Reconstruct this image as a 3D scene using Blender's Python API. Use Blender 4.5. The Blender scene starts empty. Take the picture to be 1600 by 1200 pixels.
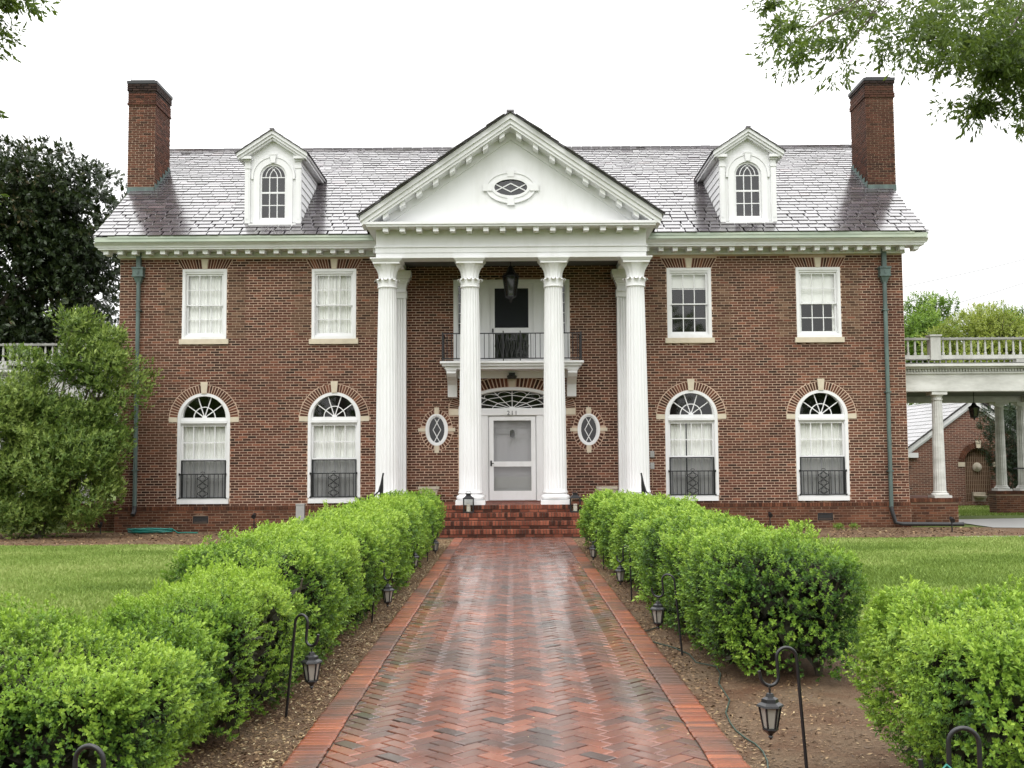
import bpy, math, random
import numpy as np
from mathutils import Matrix, Vector
from mathutils.geometry import tessellate_polygon

random.seed(7)
RNG = np.random.default_rng(11)
scene = bpy.context.scene
COL = scene.collection

# ------------------------------------------------------------------ camera, sky, sun, exposure
F_PX, CAM_Z = 1700.0, 1.70
cam_data = bpy.data.cameras.new('camera')
cam = bpy.data.objects.new('camera', cam_data)
COL.objects.link(cam)
cam_data.sensor_width = 36.0
cam_data.lens = F_PX / 1600.0 * 36.0
cam_data.clip_start, cam_data.clip_end = 0.1, 2000.0
CAM_R = Matrix.Rotation(math.radians(90 + 4.04), 4, 'X') @ Matrix.Rotation(math.radians(-0.37), 4, 'Z')
cam.matrix_world = Matrix.Translation((0, 0, CAM_Z)) @ CAM_R
scene.camera = cam

world = bpy.data.worlds.new('World')
scene.world = world
world.use_nodes = True
wn, wl = world.node_tree.nodes, world.node_tree.links
wn.clear()
SUN_EL, SUN_AZ = math.radians(52), math.radians(200)
sky = wn.new('ShaderNodeTexSky'); sky.sky_type = 'NISHITA'; sky.sun_disc = False
sky.sun_elevation, sky.sun_rotation = SUN_EL, SUN_AZ
sky.air_density, sky.dust_density, sky.ozone_density = 1.0, 4.0, 1.0
hsv = wn.new('ShaderNodeHueSaturation'); hsv.inputs['Saturation'].default_value = 0.12
mixw = wn.new('ShaderNodeMix'); mixw.data_type = 'RGBA'; mixw.inputs[0].default_value = 0.78
# overcast cloud layer: a white dome that is brighter overhead than at the horizon
tc = wn.new('ShaderNodeTexCoord'); sep = wn.new('ShaderNodeSeparateXYZ')
mr = wn.new('ShaderNodeMapRange'); mr.inputs['From Min'].default_value = 0.0; mr.inputs['From Max'].default_value = 1.0
mr.inputs['To Min'].default_value = 8.5; mr.inputs['To Max'].default_value = 34.0
cmb = wn.new('ShaderNodeCombineColor')
bg = wn.new('ShaderNodeBackground'); bg.inputs['Strength'].default_value = 0.13
wo = wn.new('ShaderNodeOutputWorld')
wl.new(tc.outputs['Generated'], sep.inputs[0]); wl.new(sep.outputs['Z'], mr.inputs['Value'])
for k in range(3): wl.new(mr.outputs[0], cmb.inputs[k])
wl.new(sky.outputs[0], hsv.inputs['Color']); wl.new(hsv.outputs[0], mixw.inputs[6])
wl.new(cmb.outputs[0], mixw.inputs[7]); wl.new(mixw.outputs[2], bg.inputs['Color'])
wl.new(bg.outputs[0], wo.inputs['Surface'])

sun_data = bpy.data.lights.new('sun', 'SUN'); sun_data.energy = 0.9; sun_data.angle = math.radians(25)
sun_data.color = (1.0, 0.97, 0.92)
sun = bpy.data.objects.new('sun', sun_data); COL.objects.link(sun)
sdir = Vector((math.sin(SUN_AZ) * math.cos(SUN_EL), math.cos(SUN_AZ) * math.cos(SUN_EL), math.sin(SUN_EL)))
sun.location = sdir * 60
sun.rotation_euler = (-sdir).to_track_quat('-Z', 'Y').to_euler()

scene.view_settings.view_transform = 'Standard'
scene.view_settings.look = 'None'
scene.view_settings.exposure = 0.0
scene.view_settings.gamma = 1.0
scene.view_settings.use_curve_mapping = False
scene.render.engine = 'CYCLES'
scene.cycles.max_bounces = 8
scene.cycles.transparent_max_bounces = 12
scene.cycles.caustics_reflective = False
scene.cycles.caustics_refractive = False
scene.cycles.use_denoising = True
scene.cycles.sample_clamp_indirect = 6.0

def P(px, py, Y):
    """where the ray through a pixel of the 1600x1200 photograph crosses the vertical plane y = Y"""
    d = CAM_R.to_3x3() @ Vector(((px - 800) / F_PX, (600 - py) / F_PX, -1))
    k = Y / d.y
    return d.x * k, CAM_Z + d.z * k
def G(px, py, z=0.0):
    """... and the horizontal plane at height z"""
    d = CAM_R.to_3x3() @ Vector(((px - 800) / F_PX, (600 - py) / F_PX, -1))
    k = (z - CAM_Z) / d.z
    return d.x * k, d.y * k

# ------------------------------------------------------------------ materials
def nmat(name):
    m = bpy.data.materials.new(name); m.use_nodes = True
    nt = m.node_tree
    return m, nt.nodes, nt.links, nt.nodes['Principled BSDF']

def ramp(n, stops):
    r = n.new('ShaderNodeValToRGB')
    e = r.color_ramp.elements
    while len(e) < len(stops): e.new(0.5)
    for el, (p, c) in zip(e, stops):
        el.position = p; el.color = (*c, 1)
    return r

def noise(n, l, scale, detail=4, rough=0.6, coord='Object', stretch=None):
    if coord == 'world':
        g = n.new('ShaderNodeNewGeometry'); src = g.outputs['Position']
    else:
        t = n.new('ShaderNodeTexCoord'); src = t.outputs[coord]
    if stretch:
        mp = n.new('ShaderNodeMapping'); mp.inputs['Scale'].default_value = stretch
        l.new(src, mp.inputs[0]); src = mp.outputs[0]
    t = n.new('ShaderNodeTexNoise'); t.inputs['Scale'].default_value = scale
    t.inputs['Detail'].default_value = detail; t.inputs['Roughness'].default_value = rough
    l.new(src, t.inputs['Vector'])
    return t.outputs['Fac']

def mixc(n, l, fac, a, b, mode='MIX'):
    m = n.new('ShaderNodeMix'); m.data_type = 'RGBA'; m.blend_type = mode
    for i, v in ((0, fac), (6, a), (7, b)):
        if hasattr(v, 'is_output') or isinstance(v, bpy.types.NodeSocket): l.new(v, m.inputs[i])
        elif i == 0: m.inputs[0].default_value = v
        else: m.inputs[i].default_value = (*v, 1)
    return m.outputs[2]

def mrange(n, l, v, a, b, c, d):
    m = n.new('ShaderNodeMapRange')
    for k, x in zip(('From Min', 'From Max', 'To Min', 'To Max'), (a, b, c, d)): m.inputs[k].default_value = x
    l.new(v, m.inputs['Value'])
    return m.outputs[0]

def bump(n, l, h, bs, strength=0.3, dist=0.01):
    b = n.new('ShaderNodeBump'); b.inputs['Strength'].default_value = strength; b.inputs['Distance'].default_value = dist
    l.new(h, b.inputs['Height']); l.new(b.outputs[0], bs.inputs['Normal'])

def tone_attr(n):
    a = n.new('ShaderNodeAttribute'); a.attribute_name = 'tone'
    return a.outputs['Fac']

M = {}
def brick_mat(name, stops, rough=(0.6, 0.9), stain=None, grime=0.0, wet=False):
    m, n, l, b = nmat(name)
    t = tone_attr(n)
    c = ramp(n, stops); l.new(t, c.inputs[0]); col = c.outputs[0]
    g = noise(n, l, 45, 3, 0.7, 'world')
    col = mixc(n, l, mrange(n, l, g, 0.3, 0.75, 0, 0.45), col, (0.05, 0.022, 0.015))
    if stain:
        s = noise(n, l, stain[0], 5, 0.62, 'world')
        col = mixc(n, l, mrange(n, l, s, stain[1], stain[2], 0, stain[3]), col, stain[4])
    l.new(col, b.inputs['Base Color'])
    r = noise(n, l, 9 if not wet else 3.0, 4, 0.65, 'world')
    l.new(mrange(n, l, r, 0.3, 0.7, *rough), b.inputs['Roughness'])
    if wet:
        b.inputs['Coat Weight'].default_value = 0.95 if name == 'paver_brick' else 0.4
        l.new(mrange(n, l, noise(n, l, 2.2, 4, 0.6, 'world'), 0.3, 0.7, 0.07, 0.30), b.inputs['Coat Roughness'])
        b.inputs['Coat IOR'].default_value = 1.4
    b.inputs['Specular IOR Level'].default_value = 0.4 if wet else 0.15
    bump(n, l, noise(n, l, 120, 3, 0.7, 'world'), b, 0.35 if not wet else 0.16, 0.004)
    M[name] = m
BR = [(0.0, (0.030, 0.017, 0.013)), (0.3, (0.076, 0.031, 0.021)), (0.7, (0.132, 0.051, 0.033)), (1.0, (0.25, 0.10, 0.060))]
brick_mat('wall_brick', BR, (0.65, 0.9), stain=(0.35, 0.45, 0.75, 0.35, (0.16, 0.085, 0.05)))
brick_mat('weathered_brick', [(0, (0.05, 0.03, 0.02)), (0.5, (0.125, 0.066, 0.042)), (1, (0.21, 0.125, 0.08))], (0.7, 0.95))
brick_mat('soot_brick', [(0, (0.012, 0.010, 0.010)), (0.6, (0.038, 0.025, 0.021)), (1, (0.075, 0.042, 0.032))], (0.6, 0.9))
brick_mat('foundation_brick', [(0, (0.05, 0.022, 0.014)), (0.5, (0.125, 0.048, 0.026)), (1, (0.22, 0.09, 0.05))], (0.55, 0.8),
          stain=(0.8, 0.45, 0.7, 0.6, (0.07, 0.035, 0.022)))
brick_mat('step_brick', [(0, (0.05, 0.020, 0.014)), (0.5, (0.20, 0.062, 0.038)), (1, (0.36, 0.125, 0.075))], (0.35, 0.6),
          stain=(1.6, 0.5, 0.75, 0.5, (0.05, 0.025, 0.02)), wet=False)
brick_mat('paver_brick', [(0, (0.045, 0.036, 0.034)), (0.22, (0.075, 0.036, 0.028)), (0.5, (0.165, 0.048, 0.026)), (1, (0.36, 0.11, 0.052))], (0.3, 0.5),
          stain=(0.7, 0.46, 0.62, 0.66, (0.045, 0.034, 0.031)), wet=True)
brick_mat('edging_brick', [(0, (0.06, 0.022, 0.015)), (0.5, (0.24, 0.060, 0.023)), (1, (0.46, 0.135, 0.05))], (0.35, 0.55),
          stain=(0.65, 0.44, 0.60, 0.85, (0.062, 0.038, 0.028)), wet=True)

def plain(name, col, rough=0.6, var=0.0, scale=6, metal=0.0, col2=None, bmp=0.0, bscale=60, coord='Object', stretch=None, lo=0.35, hi=0.7):
    m, n, l, b = nmat(name)
    b.inputs['Roughness'].default_value = rough; b.inputs['Metallic'].default_value = metal
    if col2 is not None:
        f = noise(n, l, scale, 5, 0.65, coord, stretch)
        l.new(mixc(n, l, mrange(n, l, f, lo, hi, 0, var), col, col2), b.inputs['Base Color'])
    else:
        b.inputs['Base Color'].default_value = (*col, 1)
    if bmp: bump(n, l, noise(n, l, bscale, 4, 0.7, coord), b, bmp, 0.01)
    M[name] = m
    return m
plain('mortar', (0.58, 0.43, 0.325), 0.9, 0.75, 0.6, col2=(0.30, 0.20, 0.145), coord='world', bmp=0.3)
plain('weathered_mortar', (0.34, 0.245, 0.175), 0.9, 0.6, 2.0, col2=(0.24, 0.17, 0.12), coord='world')
plain('foundation_mortar', (0.17, 0.10, 0.065), 0.9, 0.8, 1.5, col2=(0.36, 0.27, 0.19), coord='world')
plain('paver_mortar', (0.085, 0.07, 0.058), 0.6, 0.6, 3, col2=(0.05, 0.055, 0.03), coord='world')
plain('white_paint', (0.735, 0.74, 0.745), 0.5, 0.55, 2.2, col2=(0.55, 0.55, 0.52), coord='world', stretch=(1, 1, 0.22), lo=0.48, hi=0.8)
plain('porch_paint', (0.50, 0.50, 0.475), 0.6, 0.9, 3.0, col2=(0.30, 0.30, 0.275), coord='world', stretch=(1, 1, .4))
plain('weathered_paint', (0.66, 0.66, 0.63), 0.6, 0.8, 2.2, col2=(0.36, 0.36, 0.33), coord='world', stretch=(0.6, 1, 1.6))
plain('stone', (0.60, 0.53, 0.41), 0.8, 0.5, 5, col2=(0.42, 0.36, 0.27), coord='world', bmp=0.15)
plain('planter_stone', (0.50, 0.44, 0.36), 0.85, 0.8, 9, col2=(0.28, 0.26, 0.18), bmp=0.5, coord='world')
plain('copper', (0.105, 0.155, 0.14), 0.55, 0.9, 4, col2=(0.045, 0.062, 0.06), coord='world', stretch=(1, 1, 0.25))
plain('gutter_metal', (0.50, 0.55, 0.45), 0.5, 0.85, 1.3, col2=(0.25, 0.32, 0.26), coord='world', stretch=(0.35, 1, 1))
plain('lead_dark', (0.025, 0.026, 0.028), 0.5)
plain('vent_dark', (0.012, 0.012, 0.013), 0.8)
plain('old_grey_wood', (0.20, 0.20, 0.185), 0.75, 0.8, 3, col2=(0.36, 0.36, 0.33), coord='world')
plain('black_iron', (0.012, 0.012, 0.014), 0.35, bmp=0.1, bscale=200)
plain('grey_metal', (0.35, 0.35, 0.34), 0.5, 0.5, 10, col2=(0.22, 0.22, 0.21))
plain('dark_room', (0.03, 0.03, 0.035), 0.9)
plain('shadow_ceiling', (0.10, 0.10, 0.095), 0.8, 0.4, 2, col2=(0.07, 0.07, 0.065), coord='world')  # dark colour carries the shade under the portico and porch ceilings
plain('door_paint', (0.52, 0.52, 0.53), 0.5, 0.2, 3, col2=(0.46, 0.46, 0.47), coord='world')
plain('concrete', (0.31, 0.31, 0.30), 0.4, 0.6, 2, col2=(0.28, 0.28, 0.28), coord='world')
plain('cord_rubber', (0.03, 0.055, 0.042), 0.5)
plain('hose_rubber', (0.01, 0.16, 0.13), 0.4)
plain('frosted_glass', (0.30, 0.295, 0.26), 0.25)
plain('candle_wax', (0.7, 0.66, 0.55), 0.5)
plain('bark', (0.07, 0.055, 0.042), 0.9, 0.8, 9, col2=(0.14, 0.115, 0.09), bmp=0.8, bscale=30)
plain('twig_core', (0.035, 0.034, 0.018), 0.95, 0.8, 25, col2=(0.012, 0.016, 0.006), coord='world', bmp=0.8, bscale=40)
plain('pale_wood', (0.30, 0.21, 0.14), 0.8)

# lawn, dirt
m, n, l, b = nmat('lawn')
f1 = noise(n, l, 0.8, 6, 0.7, 'world', (1, 1.8, 1)); f2 = noise(n, l, 14, 4, 0.7, 'world')
c = mixc(n, l, mrange(n, l, f1, 0.35, 0.65, 0, 1), (0.075, 0.115, 0.026), (0.125, 0.155, 0.046))
c = mixc(n, l, mrange(n, l, f2, 0.35, 0.75, 0, 0.5), c, (0.045, 0.062, 0.018))
f3 = noise(n, l, 0.45, 4, 0.6, 'world')
c = mixc(n, l, mrange(n, l, f3, 0.62, 0.74, 0, 0.6), c, (0.13, 0.10, 0.055))
l.new(c, b.inputs['Base Color']); b.inputs['Roughness'].default_value = 0.85; b.inputs['Specular IOR Level'].default_value = 0.1
bump(n, l, f2, b, 0.6, 0.03); M['lawn'] = m
m, n, l, b = nmat('dirt')
f1 = noise(n, l, 1.6, 6, 0.65, 'world'); f2 = noise(n, l, 40, 5, 0.75, 'world')
c = mixc(n, l, mrange(n, l, f1, 0.36, 0.64, 0, 1), (0.135, 0.071, 0.040), (0.20, 0.142, 0.09))
c = mixc(n, l, mrange(n, l, f2, 0.42, 0.75, 0, 0.75), c, (0.055, 0.036, 0.024))
l.new(c, b.inputs['Base Color']); b.inputs['Roughness'].default_value = 0.8; b.inputs['Specular IOR Level'].default_value = 0.15
bump(n, l, f2, b, 1.0, 0.03); M['dirt'] = m

# wet slate
m, n, l, b = nmat('slate')
c = ramp(n, [(0, (0.028, 0.022, 0.026)), (0.4, (0.06, 0.052, 0.06)), (0.75, (0.10, 0.088, 0.10)), (1, (0.13, 0.095, 0.10))])
l.new(tone_attr(n), c.inputs[0])
s = noise(n, l, 5, 4, 0.6, 'world')
l.new(mixc(n, l, mrange(n, l, s, 0.4, 0.75, 0, 0.5), c.outputs[0], (0.07, 0.068, 0.05)), b.inputs['Base Color'])
b.inputs['Roughness'].default_value = 0.22
b.inputs['IOR'].default_value = 1.65
b.inputs['Coat Weight'].default_value = 0.55
l.new(mrange(n, l, noise(n, l, 1.4, 4, 0.6, 'world'), 0.3, 0.7, 0.06, 0.3), b.inputs['Coat Roughness']); b.inputs['Coat IOR'].default_value = 1.75
bump(n, l, noise(n, l, 18, 4, 0.6, 'world'), b, 0.12, 0.01); M['slate'] = m

# window glass: clear, reflecting by angle
def glass_mat(name, body=None, amount=0.0):
    m, n, l, b = nmat(name); n.remove(b)
    out = [x for x in n if x.type == 'OUTPUT_MATERIAL'][0]
    tr = n.new('ShaderNodeBsdfTransparent'); tr.inputs[0].default_value = (0.97, 0.98, 0.975, 1)
    gl = n.new('ShaderNodeBsdfGlossy'); gl.inputs['Roughness'].default_value = 0.03
    lw = n.new('ShaderNodeLayerWeight'); pw = n.new('ShaderNodeMath'); pw.operation = 'POWER'; pw.inputs[1].default_value = 5.0
    l.new(lw.outputs['Facing'], pw.inputs[0]); fr = n.new('ShaderNodeMapRange'); fr.inputs['To Min'].default_value = 0.085; l.new(pw.outputs[0], fr.inputs['Value'])   # two glass faces, Schlick
    bm = n.new('ShaderNodeBump'); bm.inputs['Strength'].default_value = 0.02; bm.inputs['Distance'].default_value = 0.01
    l.new(noise(n, l, 1.6, 0, 0.5, 'world'), bm.inputs['Height']); l.new(bm.outputs[0], gl.inputs['Normal'])
    mx = n.new('ShaderNodeMixShader')
    src = tr.outputs[0]
    if body:
        df = n.new('ShaderNodeBsdfDiffuse'); df.inputs[0].default_value = (*body, 1)
        m2 = n.new('ShaderNodeMixShader'); m2.inputs[0].default_value = amount
        l.new(tr.outputs[0], m2.inputs[1]); l.new(df.outputs[0], m2.inputs[2]); src = m2.outputs[0]
        tr.inputs[0].default_value = (1, 1, 1, 1)
        if name == 'insect_screen':
            l.new(src, out.inputs['Surface']); M[name] = m; return
    l.new(fr.outputs[0], mx.inputs[0]); l.new(src, mx.inputs[1]); l.new(gl.outputs[0], mx.inputs[2])
    l.new(mx.outputs[0], out.inputs['Surface']); M[name] = m
glass_mat('window_glass')
glass_mat('insect_screen', (0.05, 0.055, 0.06), 0.50)
glass_mat('smoked_glass', (0.02, 0.022, 0.02), 0.8)
glass_mat('door_screen', (0.20, 0.20, 0.205), 0.28)

def cloth(name, col):
    m, n, l, b = nmat(name)
    out = [x for x in n if x.type == 'OUTPUT_MATERIAL'][0]
    b.inputs['Base Color'].default_value = (*col, 1); b.inputs['Roughness'].default_value = 0.9
    M[name] = m
cloth('curtain_cloth', (0.88, 0.88, 0.85))

def leaf_mat(name, stops, rough=0.38, trans=0.28, spec=0.4):
    m, n, l, b = nmat(name)
    out = [x for x in n if x.type == 'OUTPUT_MATERIAL'][0]
    c = ramp(n, stops); l.new(tone_attr(n), c.inputs[0])
    l.new(c.outputs[0], b.inputs['Base Color']); b.inputs['Roughness'].default_value = rough
    b.inputs['Specular IOR Level'].default_value = spec
    t = n.new('ShaderNodeBsdfTranslucent')
    l.new(mixc(n, l, 0.35, c.outputs[0], (0.20, 0.28, 0.03)), t.inputs[0])
    mx = n.new('ShaderNodeMixShader'); mx.inputs[0].default_value = trans
    l.new(b.outputs[0], mx.inputs[1]); l.new(t.outputs[0], mx.inputs[2]); l.new(mx.outputs[0], out.inputs['Surface'])
    M[name] = m
leaf_mat('boxwood_leaf', [(0, (0.018, 0.045, 0.014)), (0.3, (0.07, 0.16, 0.03)), (0.6, (0.21, 0.36, 0.045)), (1, (0.38, 0.54, 0.08))], 0.45, 0.34, 0.28)
leaf_mat('magnolia_leaf', [(0, (0.012, 0.024, 0.009)), (0.6, (0.028, 0.045, 0.016)), (0.88, (0.05, 0.07, 0.026)), (1, (0.10, 0.075, 0.04))], 0.42, 0.08, 0.35)
leaf_mat('shrub_leaf', [(0, (0.028, 0.06, 0.012)), (0.45, (0.10, 0.17, 0.030)), (1, (0.34, 0.43, 0.11))], 0.45, 0.30, 0.3)
leaf_mat('spring_leaf', [(0, (0.07, 0.14, 0.02)), (0.5, (0.17, 0.29, 0.045)), (1, (0.30, 0.42, 0.08))], 0.5, 0.35)
leaf_mat('yellow_leaf', [(0, (0.15, 0.19, 0.03)), (0.5, (0.26, 0.32, 0.055)), (1, (0.40, 0.44, 0.10))], 0.5, 0.35)
leaf_mat('oak_leaf', [(0, (0.03, 0.06, 0.010)), (0.5, (0.085, 0.14, 0.024)), (1, (0.20, 0.27, 0.055))], 0.45, 0.46)
leaf_mat('conifer_needle', [(0, (0.012, 0.026, 0.014)), (1, (0.035, 0.06, 0.03))], 0.6, 0.1)
leaf_mat('grass_blade', [(0, (0.11, 0.175, 0.035)), (0.5, (0.22, 0.315, 0.072)), (1, (0.36, 0.42, 0.145))], 0.6, 0.3, 0.15)
m, n, l, b = nmat('leaf_litter')
c = ramp(n, [(0, (0.06, 0.035, 0.02)), (0.6, (0.20, 0.12, 0.055)), (0.9, (0.34, 0.24, 0.12)), (1, (0.5, 0.42, 0.25))]); l.new(tone_attr(n), c.inputs[0])
l.new(c.outputs[0], b.inputs['Base Color']); b.inputs['Roughness'].default_value = 0.7; M['leaf_litter'] = m

# plain textured brick for faces the photograph does not show close up
def texture_brick(name, axis):
    m, n, l, b = nmat(name)
    t = n.new('ShaderNodeTexCoord'); mp = n.new('ShaderNodeMapping')
    g = n.new('ShaderNodeNewGeometry')
    sx = n.new('ShaderNodeSeparateXYZ'); cx = n.new('ShaderNodeCombineXYZ')
    l.new(g.outputs['Position'], sx.inputs[0]); l.new(sx.outputs[axis], cx.inputs[0]); l.new(sx.outputs['Z'], cx.inputs[1])
    bt = n.new('ShaderNodeTexBrick'); bt.inputs['Scale'].default_value = 1.0
    bt.inputs['Brick Width'].default_value = 0.213; bt.inputs['Row Height'].default_value = 0.0655
    bt.inputs['Mortar Size'].default_value = 0.006; bt.inputs['Mortar Smooth'].default_value = 0.1
    bt.inputs['Color1'].default_value = (0.09, 0.034, 0.024, 1); bt.inputs['Color2'].default_value = (0.18, 0.068, 0.042, 1)
    bt.inputs['Mortar'].default_value = (0.40, 0.32, 0.25, 1)
    l.new(cx.outputs[0], bt.inputs['Vector']); l.new(bt.outputs['Color'], b.inputs['Base Color'])
    b.inputs['Roughness'].default_value = 0.85; bump(n, l, bt.outputs['Fac'], b, -0.4, 0.006); M[name] = m
texture_brick('brick_texture_front', 'X'); texture_brick('brick_texture_side', 'Y')

# ------------------------------------------------------------------ mesh helpers
class MB:
    def __init__(s): s.v, s.f, s.t = [], [], []
    def add(s, vs, fs, tone=0.5):
        o = len(s.v); s.v += [tuple(p) for p in vs]; s.t += [tone] * len(vs)
        s.f += [tuple(i + o for i in q) for q in fs]; return s
    def box(s, x0, x1, y0, y1, z0, z1, tone=0.5):
        if x0 > x1: x0, x1 = x1, x0
        vs = [(x0, y0, z0), (x1, y0, z0), (x1, y1, z0), (x0, y1, z0), (x0, y0, z1), (x1, y0, z1), (x1, y1, z1), (x0, y1, z1)]
        return s.add(vs, [(0, 3, 2, 1), (4, 5, 6, 7), (0, 1, 5, 4), (1, 2, 6, 5), (2, 3, 7, 6), (3, 0, 4, 7)], tone)
    def prism(s, quad, y0, y1, tone=0.5):
        """convex XZ polygon (counter-clockwise seen from the front) extruded from y0 (front) to y1"""
        n = len(quad)
        vs = [(x, y0, z) for x, z in quad] + [(x, y1, z) for x, z in quad]
        fs = [tuple(range(n)), tuple(range(2 * n - 1, n - 1, -1))] + [((i + 1) % n, i, i + n, (i + 1) % n + n) for i in range(n)]
        return s.add(vs, fs, tone)
    def plate(s, outer, holes, y0, y1, tone=0.5):
        """XZ outline with holes, extruded from y0 (front) to y1"""
        loops = [outer] + list(holes)
        flat = [p for lp in loops for p in lp]; n = len(flat)
        tris = tessellate_polygon([[Vector((x, z, 0)) for x, z in lp] for lp in loops])
        vs = [(x, y0, z) for x, z in flat] + [(x, y1, z) for x, z in flat]
        fs = []
        for a, b_, c_ in tris:
            A, B, C = flat[a], flat[b_], flat[c_]
            cr = (B[0] - A[0]) * (C[1] - A[1]) - (B[1] - A[1]) * (C[0] - A[0])
            if abs(cr) < 1e-12: continue
            q = (a, b_, c_) if cr > 0 else (a, c_, b_)
            fs.append(q); fs.append((q[0] + n, q[2] + n, q[1] + n))
        o = 0
        for lp in loops:
            k = len(lp)
            for i in range(k): fs.append((o + (i + 1) % k, o + i, o + i + n, o + (i + 1) % k + n))
            o += k
        return s.add(vs, fs, tone)
    def tube(s, pts, r, seg=8, tone=0.5, caps=True):
        pts = [Vector(p) for p in pts]; rs = r if isinstance(r, (list, tuple)) else [r] * len(pts)
        ring = []; prev = None
        for i, p in enumerate(pts):
            t = (pts[min(i + 1, len(pts) - 1)] - pts[max(i - 1, 0)]).normalized()
            if prev is None:
                u = t.cross(Vector((0, 0, 1)) if abs(t.z) < 0.9 else Vector((1, 0, 0))).normalized()
            else:
                u = (prev - t * prev.dot(t)).normalized()
            prev = u; w = t.cross(u)
            ring.append([p + (u * math.cos(a) + w * math.sin(a)) * rs[i] for a in (2 * math.pi * k / seg for k in range(seg))])
        vs = [q for rg in ring for q in rg]; fs = []
        for i in range(len(pts) - 1):
            for k in range(seg):
                fs.append((i * seg + k, i * seg + (k + 1) % seg, (i + 1) * seg + (k + 1) % seg, (i + 1) * seg + k))
        if caps: fs += [tuple(reversed(range(seg))), tuple(range((len(pts) - 1) * seg, len(pts) * seg))]
        return s.add(vs, fs, tone)
    def lathe(s, prof, c=(0, 0, 0), seg=32, mod=None, caps=True, tone=0.5):
        """profile of (radius, z); mod(angle, z) scales the radius"""
        vs = []
        for r, z in prof:
            for k in range(seg):
                a = 2 * math.pi * k / seg
                rr = r * (mod(a, z) if mod else 1)
                vs.append((c[0] + rr * math.cos(a), c[1] + rr * math.sin(a), c[2] + z))
        fs = []
        for i in range(len(prof) - 1):
            for k in range(seg):
                fs.append((i * seg + k, i * seg + (k + 1) % seg, (i + 1) * seg + (k + 1) % seg, (i + 1) * seg + k))
        if caps: fs += [tuple(reversed(range(seg))), tuple(range((len(prof) - 1) * seg, len(prof) * seg))]
        return s.add(vs, fs, tone)
    def mesh(s, name, mat, smooth=None):
        me = bpy.data.meshes.new(name); me.from_pydata(s.v, [], s.f)
        a = me.attributes.new('tone', 'FLOAT', 'POINT'); a.data.foreach_set('value', np.array(s.t, dtype=np.float32))
        me.materials.append(M[mat] if isinstance(mat, str) else mat)
        if smooth is not None:
            me.polygons.foreach_set('use_smooth', np.ones(len(me.polygons), dtype=bool))
            me.set_sharp_from_angle(angle=math.radians(smooth))
        me.update()
        return me

WL = {}   # world location of every object that has been placed (no parent is rotated or scaled)
def put(name, me, parent=None, loc=(0, 0, 0), label=None, cat=None, group=None, kind=None, rot=None):
    o = bpy.data.objects.new(name, me); COL.objects.link(o)
    loc = Vector(loc); WL[o.name] = loc
    if parent is not None:
        o.parent = parent; o.location = loc - WL[parent.name]
    else: o.location = loc
    if rot: o.rotation_euler = rot
    for k, v in (('label', label), ('category', cat), ('group', group), ('kind', kind)):
        if v: o[k] = v
    return o
def part(name, mb, mat, parent, loc=(0, 0, 0), smooth=None, **kw):
    return put(name, mb.mesh(name, mat, smooth), parent, loc, **kw)

def arc(cx, cz, rx, rz, a0, a1, n):
    return [(cx + rx * math.cos(math.radians(a0 + (a1 - a0) * i / n)), cz + rz * math.sin(math.radians(a0 + (a1 - a0) * i / n))) for i in range(n + 1)]
def ellipse(cx, cz, rx, rz, n=40): return arc(cx, cz, rx, rz, 0, 360, n)[:-1]
def rect(x0, x1, z0, z1): return [(x0, z0), (x1, z0), (x1, z1), (x0, z1)]
def bar(mb, a, b, w, y0, y1):
    """straight glazing bar between two XZ points"""
    dx, dz = b[0] - a[0], b[1] - a[1]; L = math.hypot(dx, dz); nx, nz = -dz / L * w / 2, dx / L * w / 2
    mb.prism([(a[0] - nx, a[1] - nz), (b[0] - nx, b[1] - nz), (b[0] + nx, b[1] + nz), (a[0] + nx, a[1] + nz)], y0, y1)
def polybar(mb, pts, w, y0, y1):
    for a, b in zip(pts, pts[1:]): bar(mb, a, b, w, y0, y1)
def pane_mb(poly, y):
    mb = MB(); mb.add([(x, y, z) for x, z in poly], [tuple(range(len(poly)))]); return mb

# smooth value noise for foliage
_H = RNG.random((64, 64, 64)).astype(np.float32)
def vnoise(p, s):
    q = np.asarray(p) * s + 100.0; i = np.floor(q).astype(int); f = q - i; f = f * f * (3 - 2 * f); i &= 63; j = (i + 1) & 63
    x0, y0, z0, x1, y1, z1 = i[:, 0], i[:, 1], i[:, 2], j[:, 0], j[:, 1], j[:, 2]; u, v, w = f[:, 0], f[:, 1], f[:, 2]
    a = _H[x0, y0, z0] * (1 - u) + _H[x1, y0, z0] * u; b = _H[x0, y1, z0] * (1 - u) + _H[x1, y1, z0] * u
    c = _H[x0, y0, z1] * (1 - u) + _H[x1, y0, z1] * u; d = _H[x0, y1, z1] * (1 - u) + _H[x1, y1, z1] * u
    return (a * (1 - v) + b * v) * (1 - w) + (c * (1 - v) + d * v) * w
def unit(a): return a / np.maximum(np.linalg.norm(a, axis=-1, keepdims=True), 1e-9)

def np_mesh(name, V, quad, tone, mat):
    """V: (n,k,3) faces of k corners each"""
    n, k, _ = V.shape
    me = bpy.data.meshes.new(name)
    me.vertices.add(n * k); me.vertices.foreach_set('co', V.astype(np.float32).ravel())
    me.loops.add(n * k); me.loops.foreach_set('vertex_index', np.arange(n * k, dtype=np.int32))
    me.polygons.add(n); me.polygons.foreach_set('loop_start', np.arange(0, n * k, k, dtype=np.int32))
    a = me.attributes.new('tone', 'FLOAT', 'POINT'); a.data.foreach_set('value', np.repeat(tone.astype(np.float32), k))
    me.materials.append(M[mat]); me.update(); me.validate()
    return me

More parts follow.
